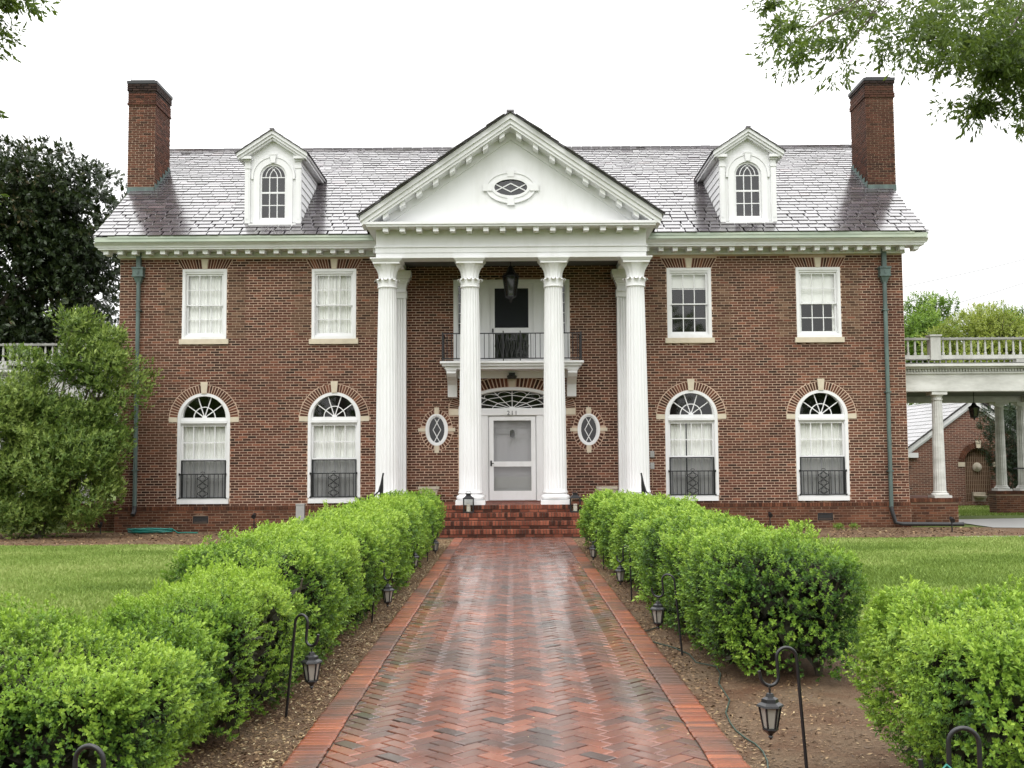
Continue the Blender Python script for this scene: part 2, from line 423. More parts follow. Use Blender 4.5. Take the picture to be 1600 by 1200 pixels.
def sprigs(pos, d, stem, nl, ll, lw, tone, spread=(80, 22), fold=0.25, size=None, droop=0.0, tg=.30, tn=.09):
    """leafy twigs: nl folded leaves spiralling round each stem; returns faces (n,4,3) and tone (n,)"""
    N = len(pos); d = unit(d)
    size = np.ones(N) if size is None else size
    ref = np.where(np.abs(d[:, 2:3]) < 0.9, np.array([[0, 0, 1.0]]), np.array([[1.0, 0, 0]]))
    u = unit(np.cross(d, ref)); w = np.cross(d, u)
    F, T = [], []
    for k in range(nl):
        h = (k + 0.5) / nl
        az = k * 2.39996 + RNG.random(N) * 1.2 + RNG.random() * 6
        al = np.radians(spread[0] + (spread[1] - spread[0]) * h + RNG.normal(0, 9, N))[:, None]
        rad = u * np.cos(az)[:, None] + w * np.sin(az)[:, None]
        ld = unit(d * np.cos(al) + rad * np.sin(al) - np.array([[0, 0, droop]]))
        base = pos + d * (stem * h * size)[:, None]
        L = (ll * size * (0.75 + 0.5 * RNG.random(N)))[:, None]; W = L * (lw / ll) * 0.5
        sd = unit(np.cross(ld, d + 1e-4)); nn = np.cross(sd, ld)
        mid = base + ld * L * 0.48 + nn * W * fold
        F.append(np.stack([base, mid + sd * W, base + ld * L - nn * W * fold * 0.5, mid - sd * W], 1))
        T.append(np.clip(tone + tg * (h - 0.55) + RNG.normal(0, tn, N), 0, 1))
    return np.concatenate(F), np.concatenate(T)
# ------------------------------------------------------------------ the house: key planes (metres)
YW = 27.55                    # face of the front wall
YC = 25.80                    # portico column centres
YEF = YC - 0.26               # face of the portico entablature and tympanum
YCF = YEF - 0.44              # front of the pediment cornice
PORCH_Z = 0.68
YS, TREAD, RISE = 24.40, 0.33, 0.17
HALF = 10.0                   # half width of the house
COURSE, BRICK_L = 0.0655, 0.213
Z_FRIEZE0 = P(500, 402, YW)[1]
Z_FRIEZE1 = P(500, 389, YW - 0.40)[1]
YE = YW - 0.62
Z_EAVE = P(500, 366.5, YE)[1]
SLOPE = 0.69
Y_RIDGE = YE + 5.4
Z_RIDGE = Z_EAVE + SLOPE * (Y_RIDGE - YE)
Z_ENT0 = P(800, 402, YEF)[1]
def wall_x(px, py): return P(px, py, YW)[0]

house = put('brick_house', None, None, (0, YW, 0), 'two storey red brick mansion with a white columned portico and wet slate roof', 'house')
wall = put('wall', None, house, (0, YW, 0))

# windows: (centre x, sill z)
AW = [(wall_x(316.8, 788), P(316.8, 787.5, YW)[1]), (wall_x(521.5, 786), P(521.5, 786, YW)[1]),
      (wall_x(1082.5, 782), P(1082.5, 782.5, YW)[1]), (wall_x(1287, 782), P(1287, 782, YW)[1])]
AW_W, AW_SPR, AW_RO = 0.665, 2.13, 0.885
UW = [(wall_x(319.5, 480), P(319.5, 530, YW)[1]), (wall_x(521.8, 480), P(521.8, 529.5, YW)[1]),
      (wall_x(1077, 480), P(1077, 528, YW)[1]), (wall_x(1279, 480), P(1279, 527, YW)[1])]
UW_W, UW_H = 0.565, 1.80
OV = [P(682.4, 671.6, YW), P(920, 671, YW)]
OV_RX, OV_RZ, OV_BX, OV_BZ = 0.285, 0.405, 0.40, 0.52
DZ0 = P(800, 780.5, YW)[1]; DZL = P(800, 650, YW)[1]; DZS = P(800, 639.5, YW)[1]
D_W, D_RISE = 1.36, 0.56
UDZ = (4.20, P(800, 437, YW)[1]); UD_W = 1.48

# masks: (z range, function z -> (x left, x right)) used to cut the bricks
masks = []
for cx, z0 in AW:
    def fa(z, cx=cx, z0=z0):
        s = z0 + AW_SPR
        if z < z0 or z > s + AW_RO: return None
        if z < s - 0.07: return cx - AW_W, cx + AW_W
        if z < s + 0.06: return cx - AW_RO, cx + AW_RO
        h = math.sqrt(max(AW_RO ** 2 - (z - s) ** 2, 0)); return cx - h, cx + h
    masks.append(fa)
for cx, z0 in UW:
    def fu(z, cx=cx, z0=z0):
        if z < z0 - 0.135: return None
        if z < z0: return cx - 0.625, cx + 0.625
        if z < z0 + UW_H: return cx - UW_W, cx + UW_W
        t = (z - z0 - UW_H) / 0.26
        h = 0.57 + 0.15 * min(t, 1.0); return cx - h, cx + h
    masks.append(fu)
for cx, cz in OV:
    def fo(z, cx=cx, cz=cz):
        t = (z - cz) / OV_BZ
        if abs(t) >= 1: return None
        h = OV_BX * math.sqrt(1 - t * t); return cx - h, cx + h
    masks.append(fo)
def fd(z):
    if z < DZL: return -D_W, D_W
    if z < DZS + 0.02: return -D_W - 0.25, D_W + 0.25
    t = (z - DZS) / (D_RISE + 0.28)
    if t >= 1: return None
    h = (D_W + 0.25) * math.sqrt(1 - t * t); return -h, h
masks.append(fd)
masks.append(lambda z: (-UD_W, UD_W) if UDZ[0] - 0.25 < z < UDZ[1] else None)

def brick_runs(x0, x1, z0, z1, course=COURSE, bl=BRICK_L, joint=0.016, masks=masks, seed=1):
    """cut running-bond bricks of a wall: yields quads (xl0,xr0,xl1,xr1,za,zb, whole)"""
    rnd = random.Random(seed); out = []
    n = int((z1 - z0) / course)
    for r in range(n):
        za, zb = z0 + r * course + joint / 2, z0 + (r + 1) * course - joint / 2
        ma, mb_ = [f(za) for f in masks], [f(zb) for f in masks]
        xg_ = x0 - (bl / 2 if r % 2 else 0) + rnd.uniform(-.012, .012); x = xg_
        while x < x1:
            xg_ += bl; xn_ = xg_ + rnd.uniform(-.012, .012)
            a, b = max(x, x0) + joint / 2, min(xn_, x1) - joint / 2; x = xn_
            if b - a < 0.03: continue
            segs = [[a, b, a, b, True]]
            for A, B in zip(ma, mb_):
                if A is None and B is None: continue
                A = A or (sum(B) / 2,) * 2; B = B or (sum(A) / 2,) * 2
                nxt = []
                for l0, r0, l1, r1, w in segs:
                    if max(r0, r1) <= min(A[0], B[0]) - 0.004 or min(l0, l1) >= max(A[1], B[1]) + 0.004:
                        nxt.append([l0, r0, l1, r1, w]); continue
                    q = [l0, min(r0, A[0] - 0.008), l1, min(r1, B[0] - 0.008), False]
                    if q[1] - q[0] > 0.004 or q[3] - q[2] > 0.004: nxt.append(q)
                    q = [max(l0, A[1] + 0.008), r0, max(l1, B[1] + 0.008), r1, False]
                    if q[1] - q[0] > 0.004 or q[3] - q[2] > 0.004: nxt.append(q)
                segs = nxt
            for l0, r0, l1, r1, w in segs:
                if max(r0 - l0, r1 - l1) < 0.02: continue
                r0, r1 = max(r0, l0), max(r1, l1)
                out.append((l0, r0, l1, r1, za, zb, w))
    return out
def brick_tone(rnd):
    t = rnd.gauss(0.47, 0.23)
    if rnd.random() < 0.08: t -= 0.3
    if rnd.random() < 0.04: t += 0.3
    return min(max(t, 0), 1)

# mortar face with the openings cut out
WZ0, WZ1 = 0.52, Z_FRIEZE0 + 0.02
def arch_hole(cx, z0): return [(cx - AW_W + .01, z0 + .01), (cx + AW_W - .01, z0 + .01)] + arc(cx, z0 + AW_SPR, AW_W - .01, AW_W - .01, 0, 180, 20)
holes = [arch_hole(*a) for a in AW]
holes += [rect(cx - UW_W + .01, cx + UW_W - .01, z0 + .01, z0 + UW_H - .01) for cx, z0 in UW]
holes += [ellipse(cx, cz, OV_RX - .01, OV_RZ - .01, 28) for cx, cz in OV]
holes.append([(-D_W + .02, DZ0 - 0.04), (D_W - .02, DZ0 - 0.04)] + arc(0, DZS, D_W - .02, D_RISE - .02, 0, 180, 24))
holes.append(rect(-UD_W + .02, UD_W - .02, UDZ[0] + 0.02, UDZ[1] - .02))
mb = MB(); mb.plate(rect(-HALF, HALF, WZ0, WZ1), holes, YW + 0.002, YW + 0.22)
part('mortar_bed', mb, 'mortar', wall)
rnd = random.Random(5)
runs = brick_runs(-HALF, HALF, WZ0 + 0.02, WZ1, seed=3)
whole = [q for q in runs if q[6] and q[1] - q[0] > 0.19]
def seen(q):
    x, z = (q[0] + q[1]) / 2, q[4]
    if abs(x) > HALF - .3 or z < 1.35: return False
    X = abs(x)
    return not (0.70 < X < 1.5 or X > 2.62) and z < 4.0
cand = sorted([q for q in whole if seen(q)], key=lambda q: q[0] ** 2 + (q[4] - CAM_Z) ** 2)[:300]
chosen = set(id(q) for q in cand)
mb = MB(); mbw = MB()
# pale ghosts of the shutters that once hung beside the upper windows
ghosts = [(cx + s_ * (UW_W + .04), cx + s_ * (UW_W + .50), z0 + .02, z0 + UW_H - .02) for cx, z0 in UW for s_ in (-1, 1)]
for i_, (ga, gb, gz0, gz1) in enumerate(ghosts):
    g_ = MB(); g_.prism(rect(min(ga, gb), max(ga, gb), gz0, gz1), YW - .0, YW + .0015); part('weathered_mortar', g_, 'weathered_mortar', wall)
def ghost(q):
    x, z = (q[0] + q[1]) / 2, q[4] + .02
    return any(min(a, b) - .03 < x < max(a, b) + .03 and c < z < d for a, b, c, d in ghosts)
for q in runs:
    if id(q) in chosen: continue
    l0, r0, l1, r1, za, zb, w = q
    j = rnd.uniform(-0.002, 0.002)
    (mbw if ghost(q) and rnd.random() < .85 else mb).prism([(l0, za), (r0, za), (r1, zb), (l1, zb)], YW - 0.004 + j, YW + 0.02, brick_tone(rnd))
part('brickwork', mb, 'wall_brick', wall, kind='stuff'); part('weathered_brickwork', mbw, 'weathered_brick', wall, kind='stuff')
variants = []
for k in range(16):
    b_ = MB(); b_.box(-(BRICK_L - .016) / 2, (BRICK_L - .016) / 2, -0.004 + rnd.uniform(-.002, .002), 0.02, -(COURSE - .016) / 2, (COURSE - .016) / 2, brick_tone(rnd))
    variants.append(b_.mesh('brick', 'wall_brick'))
for q in cand:
    put('brick', variants[rnd.randrange(16)], wall, ((q[0] + q[1]) / 2, YW, (q[4] + q[5]) / 2))

# side and back walls, floors inside (dark), foundation
D2 = 2 * (Y_RIDGE - YE) - 1.2
yb = YW + D2
side = MB()
for s in (-1, 1):
    x0, x1 = (s * HALF, s * (HALF - .2))
    poly = [(YW + .222, 0), (yb, 0), (yb, Z_EAVE - .5), (Y_RIDGE, Z_RIDGE - .28), (YW + .222, Z_EAVE - .3)]
    n_ = len(poly)
    side.add([(x0, y, z) for y, z in poly] + [(x1, y, z) for y, z in poly],
             [tuple(range(n_)), tuple(reversed(range(n_, 2 * n_)))] + [(i, (i + 1) % n_, (i + 1) % n_ + n_, i + n_) for i in range(n_)])
part('side_wall', side, 'brick_texture_side', house)
mb = MB(); mb.box(-HALF + .2, HALF - .2, yb - .2, yb, 0, Z_EAVE - .5); part('back_wall', mb, 'brick_texture_front', house)
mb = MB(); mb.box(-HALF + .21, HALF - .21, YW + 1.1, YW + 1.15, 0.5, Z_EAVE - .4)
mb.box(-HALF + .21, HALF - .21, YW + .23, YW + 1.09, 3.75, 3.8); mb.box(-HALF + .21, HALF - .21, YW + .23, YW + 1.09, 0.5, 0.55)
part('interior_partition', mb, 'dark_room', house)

# foundation: darker brick, a rowlock water table above it
fnd = put('foundation', None, house, (0, YW, 0))
mb = MB(); mb.box(-HALF - .02, HALF + .02, YW - 0.03, YW + .2, -0.3, 0.50); part('mortar_bed', mb, 'foundation_mortar', fnd)
VENTS = [P(314, 812, YW), P(1289, 807, YW)]
fm = [(lambda z, c=c: (c[0] - .2, c[0] + .2) if abs(z - c[1]) < .10 else None) for c in VENTS]
mb = MB()
for l0, r0, l1, r1, za, zb, w in brick_runs(-HALF - .02, HALF + .02, -0.16, 0.50, masks=fm, seed=9):
    if abs(l0) < 3.0: continue
    mb.prism([(l0, za), (r0, za), (r1, zb), (l1, zb)], YW - 0.036 + rnd.uniform(-.002, .002), YW - .01, brick_tone(rnd))
part('brickwork', mb, 'foundation_brick', fnd, kind='stuff')
mb = MB(); x = -HALF - .02
while x < HALF:
    if abs(x) > 2.8: mb.box(x + .005, x + .062, YW - .045, YW + .05, 0.505, 0.605, brick_tone(rnd))
    x += 0.067
part('rowlock_course', mb, 'foundation_brick', fnd, kind='stuff')
for c in VENTS:
    mb = MB()
    mb.plate(rect(c[0] - .19, c[0] + .19, c[1] - .09, c[1] + .09), [rect(c[0] - .165, c[0] + .165, c[1] - .065, c[1] + .065)], YW - .042, YW - .02)
    for k in range(4):
        z = c[1] - .05 + k * .033; mb.add([(c[0] - .165, YW - .038, z), (c[0] + .165, YW - .038, z), (c[0] + .165, YW - .0305, z + .028), (c[0] - .165, YW - .0305, z + .028)], [(0, 1, 2, 3)])
    part('foundation_vent', mb, 'vent_dark', house)

# ------------------------------------------------------------------ arched windows
def arched_window_parts():
    """local: origin at the sill centre on the wall face; returns list of (name, mesh)"""
    out = []
    s = AW_SPR; gz = s + 0.045                       # fanlight centre height
    fr = MB()
    outer = [(-AW_W, 0), (AW_W, 0)] + arc(0, s, AW_W, AW_W, 0, 180, 32)
    lights = [rect(-0.575, 0.575, 0.14, 2.0), [(-0.545, gz), (0.545, gz)] + arc(0, gz, 0.545, 0.545, 8, 172, 28)]
    fr.plate(outer, lights, 0.015, 0.14)
    ring_o = arc(0, s, AW_W, AW_W, 0, 180, 32) + [(-AW_W, 0.14), (-AW_W + .075, 0.14)]
    ring_i = arc(0, s, AW_W - .075, AW_W - .075, 180, 0, 32) + [(AW_W - .075, 0.14), (AW_W, 0.14)]
    fr.plate(ring_o + ring_i, [], -0.012, 0.0145)   # raised brick mould
    fr.box(-AW_W + .02, AW_W - .02, -0.05, 0.0, 0.0, 0.115)                        # sill nosing
    fr.box(-AW_W + .078, AW_W - .078, -0.02, 0.0143, 2.03, 2.10)                     # transom bar
    out.append(('window_frame', fr.mesh('window_frame', 'white_paint'), None))
    sa = MB()
    xs = [-0.535 + 1.07 * k / 4 for k in range(5)]
    sa.plate(rect(-0.574, 0.574, 1.10, 1.999), [rect(-0.53, 0.53, 1.135, 1.95)], 0.05, 0.085)
    for x in xs[1:-1]: sa.box(x - .012, x + .012, 0.052, 0.08, 1.135, 1.95)
    sa.box(-.53, .53, 0.0535, 0.0785, 1.53, 1.554)
    out.append(('sash', sa.mesh('sash', 'white_paint'), None))
    for i in range(4):
        for z0, z1 in ((1.135, 1.53), (1.554, 1.95)):
            out.append(('pane', pane_mb(rect(xs[i] + .012, xs[i + 1] - .012, z0, z1), 0.068).mesh('pane', 'window_glass'), None))
    fb = MB()
    for a in (36, 72, 108, 144):
        ca, sa_ = math.cos(math.radians(a)), math.sin(math.radians(a)); bar(fb, (0.03 * ca, gz + .03 * sa_), (.55 * ca, gz + .55 * sa_), .022, .05, .08)
    polybar(fb, arc(0, gz, .27, .27, 0, 180, 16), .022, .0515, .0785)
    fb.plate([(-0.06, gz), (0.06, gz)] + arc(0, gz, .06, .06, 10, 170, 8), [], .0525, .0775)
    out.append(('fanlight_bars', fb.mesh('fanlight_bars', 'white_paint'), None))
    for k in range(5):
        a0, a1 = 36 * k, 36 * (k + 1)
        out.append(('pane', pane_mb([(0, gz)] + arc(0, gz, .552, .552, a0, a1, 6), 0.067).mesh('pane', 'window_glass'), None))
    # insect screen over the lower sash, with its black frame
    sc = MB(); sc.plate(rect(-.565, .565, .145, 1.10), [rect(-.54, .54, .165, 1.075)], .02, .04)
    out.append(('screen_frame', sc.mesh('screen_frame', 'black_iron'), None))
    out.append(('screen', pane_mb(rect(-.54, .54, .165, 1.075), .03).mesh('screen', 'insect_screen'), None))
    lo = MB(); lo.plate(rect(-.53, .53, .15, 1.11), [rect(-.49, .49, .2, 1.07)], .09, .12)
    for x in xs[1:-1]: lo.box(x - .012, x + .012, .093, .118, .2, 1.07)
    lo.box(-.49, .49, .0945, .1165, .62, .644)
    out.append(('lower_sash', lo.mesh('lower_sash', 'white_paint'), None))
    # iron guard: bars and a lattice panel
    g = MB()
    g.box(-.60, .585, -.05, -.03, .735, .76); g.box(-.60, .585, -.05, -.03, .14, .165)
    for x in (-.60, .575): g.box(x - .006, x + .018, -.05, .0, .72, .775); g.box(x - .006, x + .018, -.05, .0, .13, .17)
    for x in (-.5, -.395, -.29, -.185, .185, .29, .395, .5): g.box(x - .007, x + .007, -.047, -.033, .165, .735)
    for x in (-.57, .56): g.box(x - .008, x + .008, -.0475, -.0325, .165, .735)
    for k in range(3):
        zc = .2575 + .19 * k
        polybar(g, [(-.14, zc), (0, zc + .095), (.14, zc), (0, zc - .095), (-.14, zc)], .016, -.046, -.034)
        polybar(g, ellipse(0, zc, .075, .06, 10) + [(.075, zc)], .012, -.0455, -.0345)
    for x in (-.14, .14): g.box(x - .01, x + .01, -.0465, -.0335, .165, .735)
    polybar(g, arc(0, .775, .05, .03, 0, 180, 6), .012, -.045, -.035)
    out.append(('window_guard', g.mesh('window_guard', 'black_iron'), None))
    # stone: keystone and imposts
    k_ = MB(); k_.prism([(-.066, s + .655), (.066, s + .655), (.092, s + .945), (-.092, s + .945)], -.035, .02)
    out.append(('keystone', k_.mesh('keystone', 'stone'), None))
    for sg in (-1, 1):
        i_ = MB(); i_.box(sg * .668, sg * .885, -.014, .02, s - .068, s + .055)
        out.append(('impost_stone', i_.mesh('impost_stone', 'stone'), None))
    return out
def curtain_mb(x0, x1, z0, z1, y, folds, amp, seed, gap=None):
    r = random.Random(seed); mb = MB(); n = int(folds * 8); ph = r.random() * 6
    vs = []
    for i in range(n + 1):
        t = i / n; x = x0 + (x1 - x0) * t
        o = amp * (math.sin(t * folds * 6.283 + ph + 1.3 * math.sin(t * 9 + seed)) + .5 * math.sin(t * folds * 11 + seed))
        vs += [(x, y + o * .6, z0), (x, y + o, z1)]
    mb.add(vs, [(2 * i, 2 * i + 2, 2 * i + 3, 2 * i + 1) for i in range(n)])
    return mb
def voussoirs(cx, cz, ri, ro, a0, a1, n, parent, y0=-0.006, skip=None, elx=None):
    """radial bricks; elx = (inner rx, inner rz, outer rx, outer rz) for elliptical rings"""
    for i in range(n):
        if skip and skip(a0 + (a1 - a0) * (i + .5) / n): continue
        m0, m1 = a0 + (a1 - a0) * (i + .15) / n, a0 + (a1 - a0) * (i + .85) / n
        rxi, rzi, rxo, rzo = elx or (ri, ri, ro, ro)
        c = [(rx * math.cos(math.radians(m)), rz * math.sin(math.radians(m))) for rx, rz, m in ((rxi, rzi, m1), (rxi, rzi, m0), (rxo, rzo, m0), (rxo, rzo, m1))]
        ox, oz = sum(p[0] for p in c) / 4, sum(p[1] for p in c) / 4
        b_ = MB(); q = [(x - ox, z - oz) for x, z in c]
        b_.prism(list(reversed(q)) if a1 < a0 else [q[0], q[1], q[2], q[3]], y0, .02, brick_tone(rnd))
        part('arch_brick', b_, 'wall_brick', parent, (cx + ox, YW, cz + oz))

proto = arched_window_parts()
CUR = [0.0, 0.0, 0.09, 0.0]
for i, (cx, z0) in enumerate(AW):
    w = put('arched_window', None, house, (cx, YW, z0))
    for nm, me, _ in proto: put(nm, me, w, (cx, YW, z0))
    if CUR[i] > 0:
        part('curtain', curtain_mb(cx - .57, cx - .13, z0 + .15, z0 + 1.99, YW + .172, 5, .02, i), 'curtain_cloth', w)
        part('curtain', curtain_mb(cx - .09, cx + .57, z0 + .15, z0 + 1.99, YW + .172, 7, .02, i + 9), 'curtain_cloth', w)
    else:
        part('curtain', curtain_mb(cx - .57, cx + .02, z0 + .15, z0 + 1.99, YW + .172, 6, .02, i), 'curtain_cloth', w)
        part('curtain', curtain_mb(cx, cx + .57, z0 + .15, z0 + 1.99, YW + .176, 6, .02, i + 9), 'curtain_cloth', w)
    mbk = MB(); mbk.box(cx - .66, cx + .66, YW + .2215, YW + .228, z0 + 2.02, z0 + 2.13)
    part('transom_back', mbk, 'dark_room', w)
    voussoirs(cx, z0 + AW_SPR, AW_W + .012, .868, 4, 176, 34, w, skip=lambda a: abs(a - 90) < 6)
    # light mortar band round the arch
    mbm = MB(); mbm.plate(arc(cx, z0 + AW_SPR, .884, .884, 4, 176, 30) + arc(cx, z0 + AW_SPR, AW_W + .004, AW_W + .004, 176, 4, 30), [], YW - .002, YW + .012)
    part('mortar_bed', mbm, 'mortar', w)

# ------------------------------------------------------------------ upper sash windows with jack arches
def sash_window_parts():
    out = []; H = UW_H
    fr = MB()
    fr.plate(rect(-UW_W, UW_W, 0, H), [rect(-.475, .475, .10, H - .12)], .01, .14)
    fr.plate(rect(-UW_W, UW_W, 0.06, H), [rect(-UW_W + .07, UW_W - .07, .06001, H - .07)], -.015, .0095)
    fr.box(-UW_W, UW_W, -.03, .0095, 0, .058)
    out.append(('window_frame', fr.mesh('window_frame', 'white_paint')))
    xs = [-.455 + .91 * k / 3 for k in range(4)]
    for nm, z0, z1, y in (('upper_sash', .86, H - .121, .045), ('lower_sash', .101, .89, .085)):
        s_ = MB(); top = .035 if nm == 'upper_sash' else .05; bot = .05 if nm == 'upper_sash' else .075
        bz, tz = z0 + (.03 if nm == 'upper_sash' else .065), z1 - (.045 if nm == 'upper_sash' else .03)
        s_.plate(rect(-.474, .474, z0, z1), [rect(-.43, .43, bz, tz)], y, y + .035)
        xs2 = [-.43 + .86 * k / 3 for k in range(4)]; zm = (bz + tz) / 2
        for x in xs2[1:-1]: s_.box(x - .011, x + .011, y + .004, y + .03, bz, tz)
        s_.box(-.43, .43, y + .0055, y + .0285, zm - .011, zm + .011)
        out.append((nm, s_.mesh(nm, 'white_paint')))
        for i in range(3):
            for a, b_ in ((bz, zm - .011), (zm + .011, tz)):
                out.append(('pane', pane_mb(rect(xs2[i] + .011, xs2[i + 1] - .011, a, b_), y + .018).mesh('pane', 'window_glass')))
    sl = MB(); sl.box(-.625, .625, -.06, .02, -.132, -.002); out.append(('stone_sill', sl.mesh('stone_sill', 'stone')))
    ks = MB(); ks.prism([(-.055, H + .002), (.055, H + .002), (.085, H + .255), (-.085, H + .255)], -.03, .02)
    out.append(('keystone', ks.mesh('keystone', 'stone')))
    return out
proto = sash_window_parts()
for i, (cx, z0) in enumerate(UW):
    w = put('sash_window', None, house, (cx, YW, z0))
    for nm, me in proto: put(nm, me, w, (cx, YW, z0))
    if i < 2:
        part('curtain', curtain_mb(cx - .47, cx + .03, z0 + .1, z0 + UW_H - .1, YW + .168, 6, .018, i + 20), 'curtain_cloth', w)
        part('curtain', curtain_mb(cx + .01, cx + .47, z0 + .1, z0 + UW_H - .1, YW + .172, 6, .018, i + 30), 'curtain_cloth', w)
    elif i == 2:
        part('roller_blind', curtain_mb(cx - .47, cx + .47, z0 + 1.30, z0 + UW_H - .1, YW + .155, 1, .003, 3), 'curtain_cloth', w)
    else:
        part('roller_blind', curtain_mb(cx - .47, cx + .47, z0 + .88, z0 + UW_H - .1, YW + .155, 2, .006, 4), 'curtain_cloth', w)
        part('curtain', curtain_mb(cx - .47, cx - .40, z0 + .1, z0 + .88, YW + .165, 1, .01, 5), 'curtain_cloth', w)
        part('curtain', curtain_mb(cx + .38, cx + .47, z0 + .1, z0 + .88, YW + .165, 1, .01, 6), 'curtain_cloth', w)
    mbm = MB(); H = UW_H
    mbm.prism([(cx - .57, z0 + H), (cx + .57, z0 + H), (cx + .715, z0 + H + .26), (cx - .715, z0 + H + .26)], YW - .002, YW + .012)
    part('mortar_bed', mbm, 'mortar', w)
    for sg in (-1, 1):
        nb = 8
        for k in range(nb):
            b0, b1 = .066 + (.57 - .066) * k / nb, .066 + (.57 - .066) * (k + 1) / nb
            t0, t1 = .096 + (.71 - .096) * k / nb, .096 + (.71 - .096) * (k + 1) / nb
            q = [(sg * (b0 + .008), H + .008), (sg * (b1 - .008), H + .008), (sg * (t1 - .009), H + .25), (sg * (t0 + .009), H + .25)]
            if sg < 0: q = q[::-1]
            ox = sum(p[0] for p in q) / 4; b_ = MB(); b_.prism([(x - ox, z - H) for x, z in q], -.006, .012, brick_tone(rnd))
            part('lintel_brick', b_, 'wall_brick', w, (cx + ox, YW, z0 + H))

# ------------------------------------------------------------------ oval windows
def lattice(mb, rx, rz, w, y0, y1, horizontal=False):
    """interlaced curved glazing bars of an oval light"""
    for sg in (-1, 1):
        for ph in (0, 1):
            pts = []
            for k in range(17):
                t = -1 + 2 * k / 16
                if horizontal: u, v = t * rx, sg * (abs(t) - .5 if ph else .5 - abs(t)) * 1.0 * rz
                else: u, v = sg * (.55 - abs(t) * 1.0 if ph == 0 else abs(t) * 1.0 - .55) * rx * .9, t * rz
                f = math.hypot(u / rx, v / rz)
                if f > 1.02: u, v = u / f * 1.02, v / f * 1.02
                pts.append((u, v))
            o = .0015 * (2 * ph + (sg > 0)); polybar(mb, pts, w, y0 + o, y1 - o)
proto_ov = None
for cx, cz in OV:
    w = put('oval_window', None, house, (cx, YW, cz))
    if proto_ov is None:
        fr = MB(); fr.plate(ellipse(0, 0, OV_RX, OV_RZ), [ellipse(0, 0, .195, .325)], 0.0, .14)
        fr.plate(ellipse(0, 0, OV_RX, OV_RZ), [ellipse(0, 0, .235, .36)], -.02, -.0005)
        la = MB(); lattice(la, .195, .325, .018, .05, .085)
        proto_ov = [('window_frame', fr.mesh('window_frame', 'white_paint')), ('lattice_bars', la.mesh('lattice_bars', 'white_paint')),
                    ('pane', pane_mb(ellipse(0, 0, .2, .33), .07).mesh('pane', 'window_glass'))]
    for nm, me in proto_ov: put(nm, me, w, (cx, YW, cz))
    mbm = MB(); mbm.plate(ellipse(cx, cz, OV_BX, OV_BZ), [ellipse(cx, cz, OV_RX, OV_RZ)], YW - .002, YW + .012); part('mortar_bed', mbm, 'mortar', w)
    voussoirs(cx, cz, 0, 0, 0, 360, 32, w, skip=lambda a: min(abs((a % 90)), 90 - (a % 90)) < 6, elx=(OV_RX + .01, OV_RZ + .01, OV_BX - .012, OV_BZ - .012))
    for k, (q) in enumerate(([(-.05, .40), (.05, .40), (.062, .565), (-.062, .565)], [(-.06, -.585), (.06, -.585), (.05, -.40), (-.05, -.40)],
                              [(.285, -.042), (.47, -.042), (.47, .042), (.285, .042)], [(-.47, -.042), (-.285, -.042), (-.285, .042), (-.47, .042)])):
        b_ = MB(); b_.prism(q, -.022, .02); part('keystone', b_, 'stone', w, (cx, YW, cz))

# ------------------------------------------------------------------ front entrance
ent = put('front_entrance', None, house, (0, YW, DZ0))
def EP(name, mb, mat, **k): return part(name, mb, mat, ent, **k)
mb = MB()
gx, gr, gz = 1.20, .47, DZS + .005
outer = [(-D_W, DZ0 - .03), (D_W, DZ0 - .03)] + arc(0, DZS, D_W, D_RISE, 0, 180, 36)
op = [rect(-.60, .60, DZ0 - .02, DZL), rect(-1.22, -.83, DZ0 + .55, DZL - .06), rect(.83, 1.22, DZ0 + .55, DZL - .06), arc(0, gz, gx, gr, 3, 177, 30)]
mb.plate(outer, op, YW + .02, YW + .14)
ro = arc(0, DZS, D_W, D_RISE, 0, 180, 36) + arc(0, DZS, D_W - .085, D_RISE - .075, 180, 0, 36)
mb.plate(ro, [], YW - .03, YW + .0195)
mb.box(-D_W, D_W, YW - .035, YW + .0195, DZL + .02, DZS - .005)
for s in (-1, 1):
    mb.box(s * .62, s * .80, YW - .02, YW + .0195, DZ0 - .03, DZL + .018); mb.box(s * .66, s * .76, YW - .03, YW - .0205, DZ0 + .1, DZL - .1)
    mb.box(s * 1.23, s * 1.35, YW - .02, YW + .0195, DZ0 - .03, DZL + .018)
EP('entrance_frame', mb, 'white_paint')
mb = MB(); mb.box(-.80, .80, YW - .30, YW + .12, PORCH_Z + .003, DZ0 - .032); EP('threshold', mb, 'step_brick')
mb = MB()
for k in range(1, 8):
    a = math.radians(22.5 * k); bar(mb, (.06 * math.cos(a), gz + .04 * math.sin(a)), (gx * math.cos(a), gz + gr * math.sin(a)), .016, YW + .05, YW + .075)
for i, r in enumerate((.42, .72)):
    pts = [(gx * r * math.cos(math.radians(t)), gz + gr * (r + .03 * math.cos(math.radians(8 * t))) * math.sin(math.radians(t))) for t in range(0, 181, 5)]
    polybar(mb, pts, .014, YW + .0515 + .001 * i, YW + .0735)
for k in range(8):
    a0 = 22.5 * k
    pts = [(gx * (.82 + .14 * math.sin(math.pi * j / 8)) * math.cos(math.radians(a0 + 22.5 * j / 8)), gz + gr * (.82 + .14 * math.sin(math.pi * j / 8)) * math.sin(math.radians(a0 + 22.5 * j / 8))) for j in range(9)]
    polybar(mb, pts, .012, YW + .0535, YW + .072)
mb.plate([(-.09, gz), (.09, gz)] + arc(0, gz, .09, .07, 10, 170, 8), [], YW + .046, YW + .078)
EP('fanlight_bars', mb, 'white_paint')
for k in range(8): EP('pane', pane_mb([(0, gz)] + arc(0, gz, gx + .01, gr + .01, 22.5 * k, 22.5 * (k + 1), 5), YW + .065), 'window_glass')
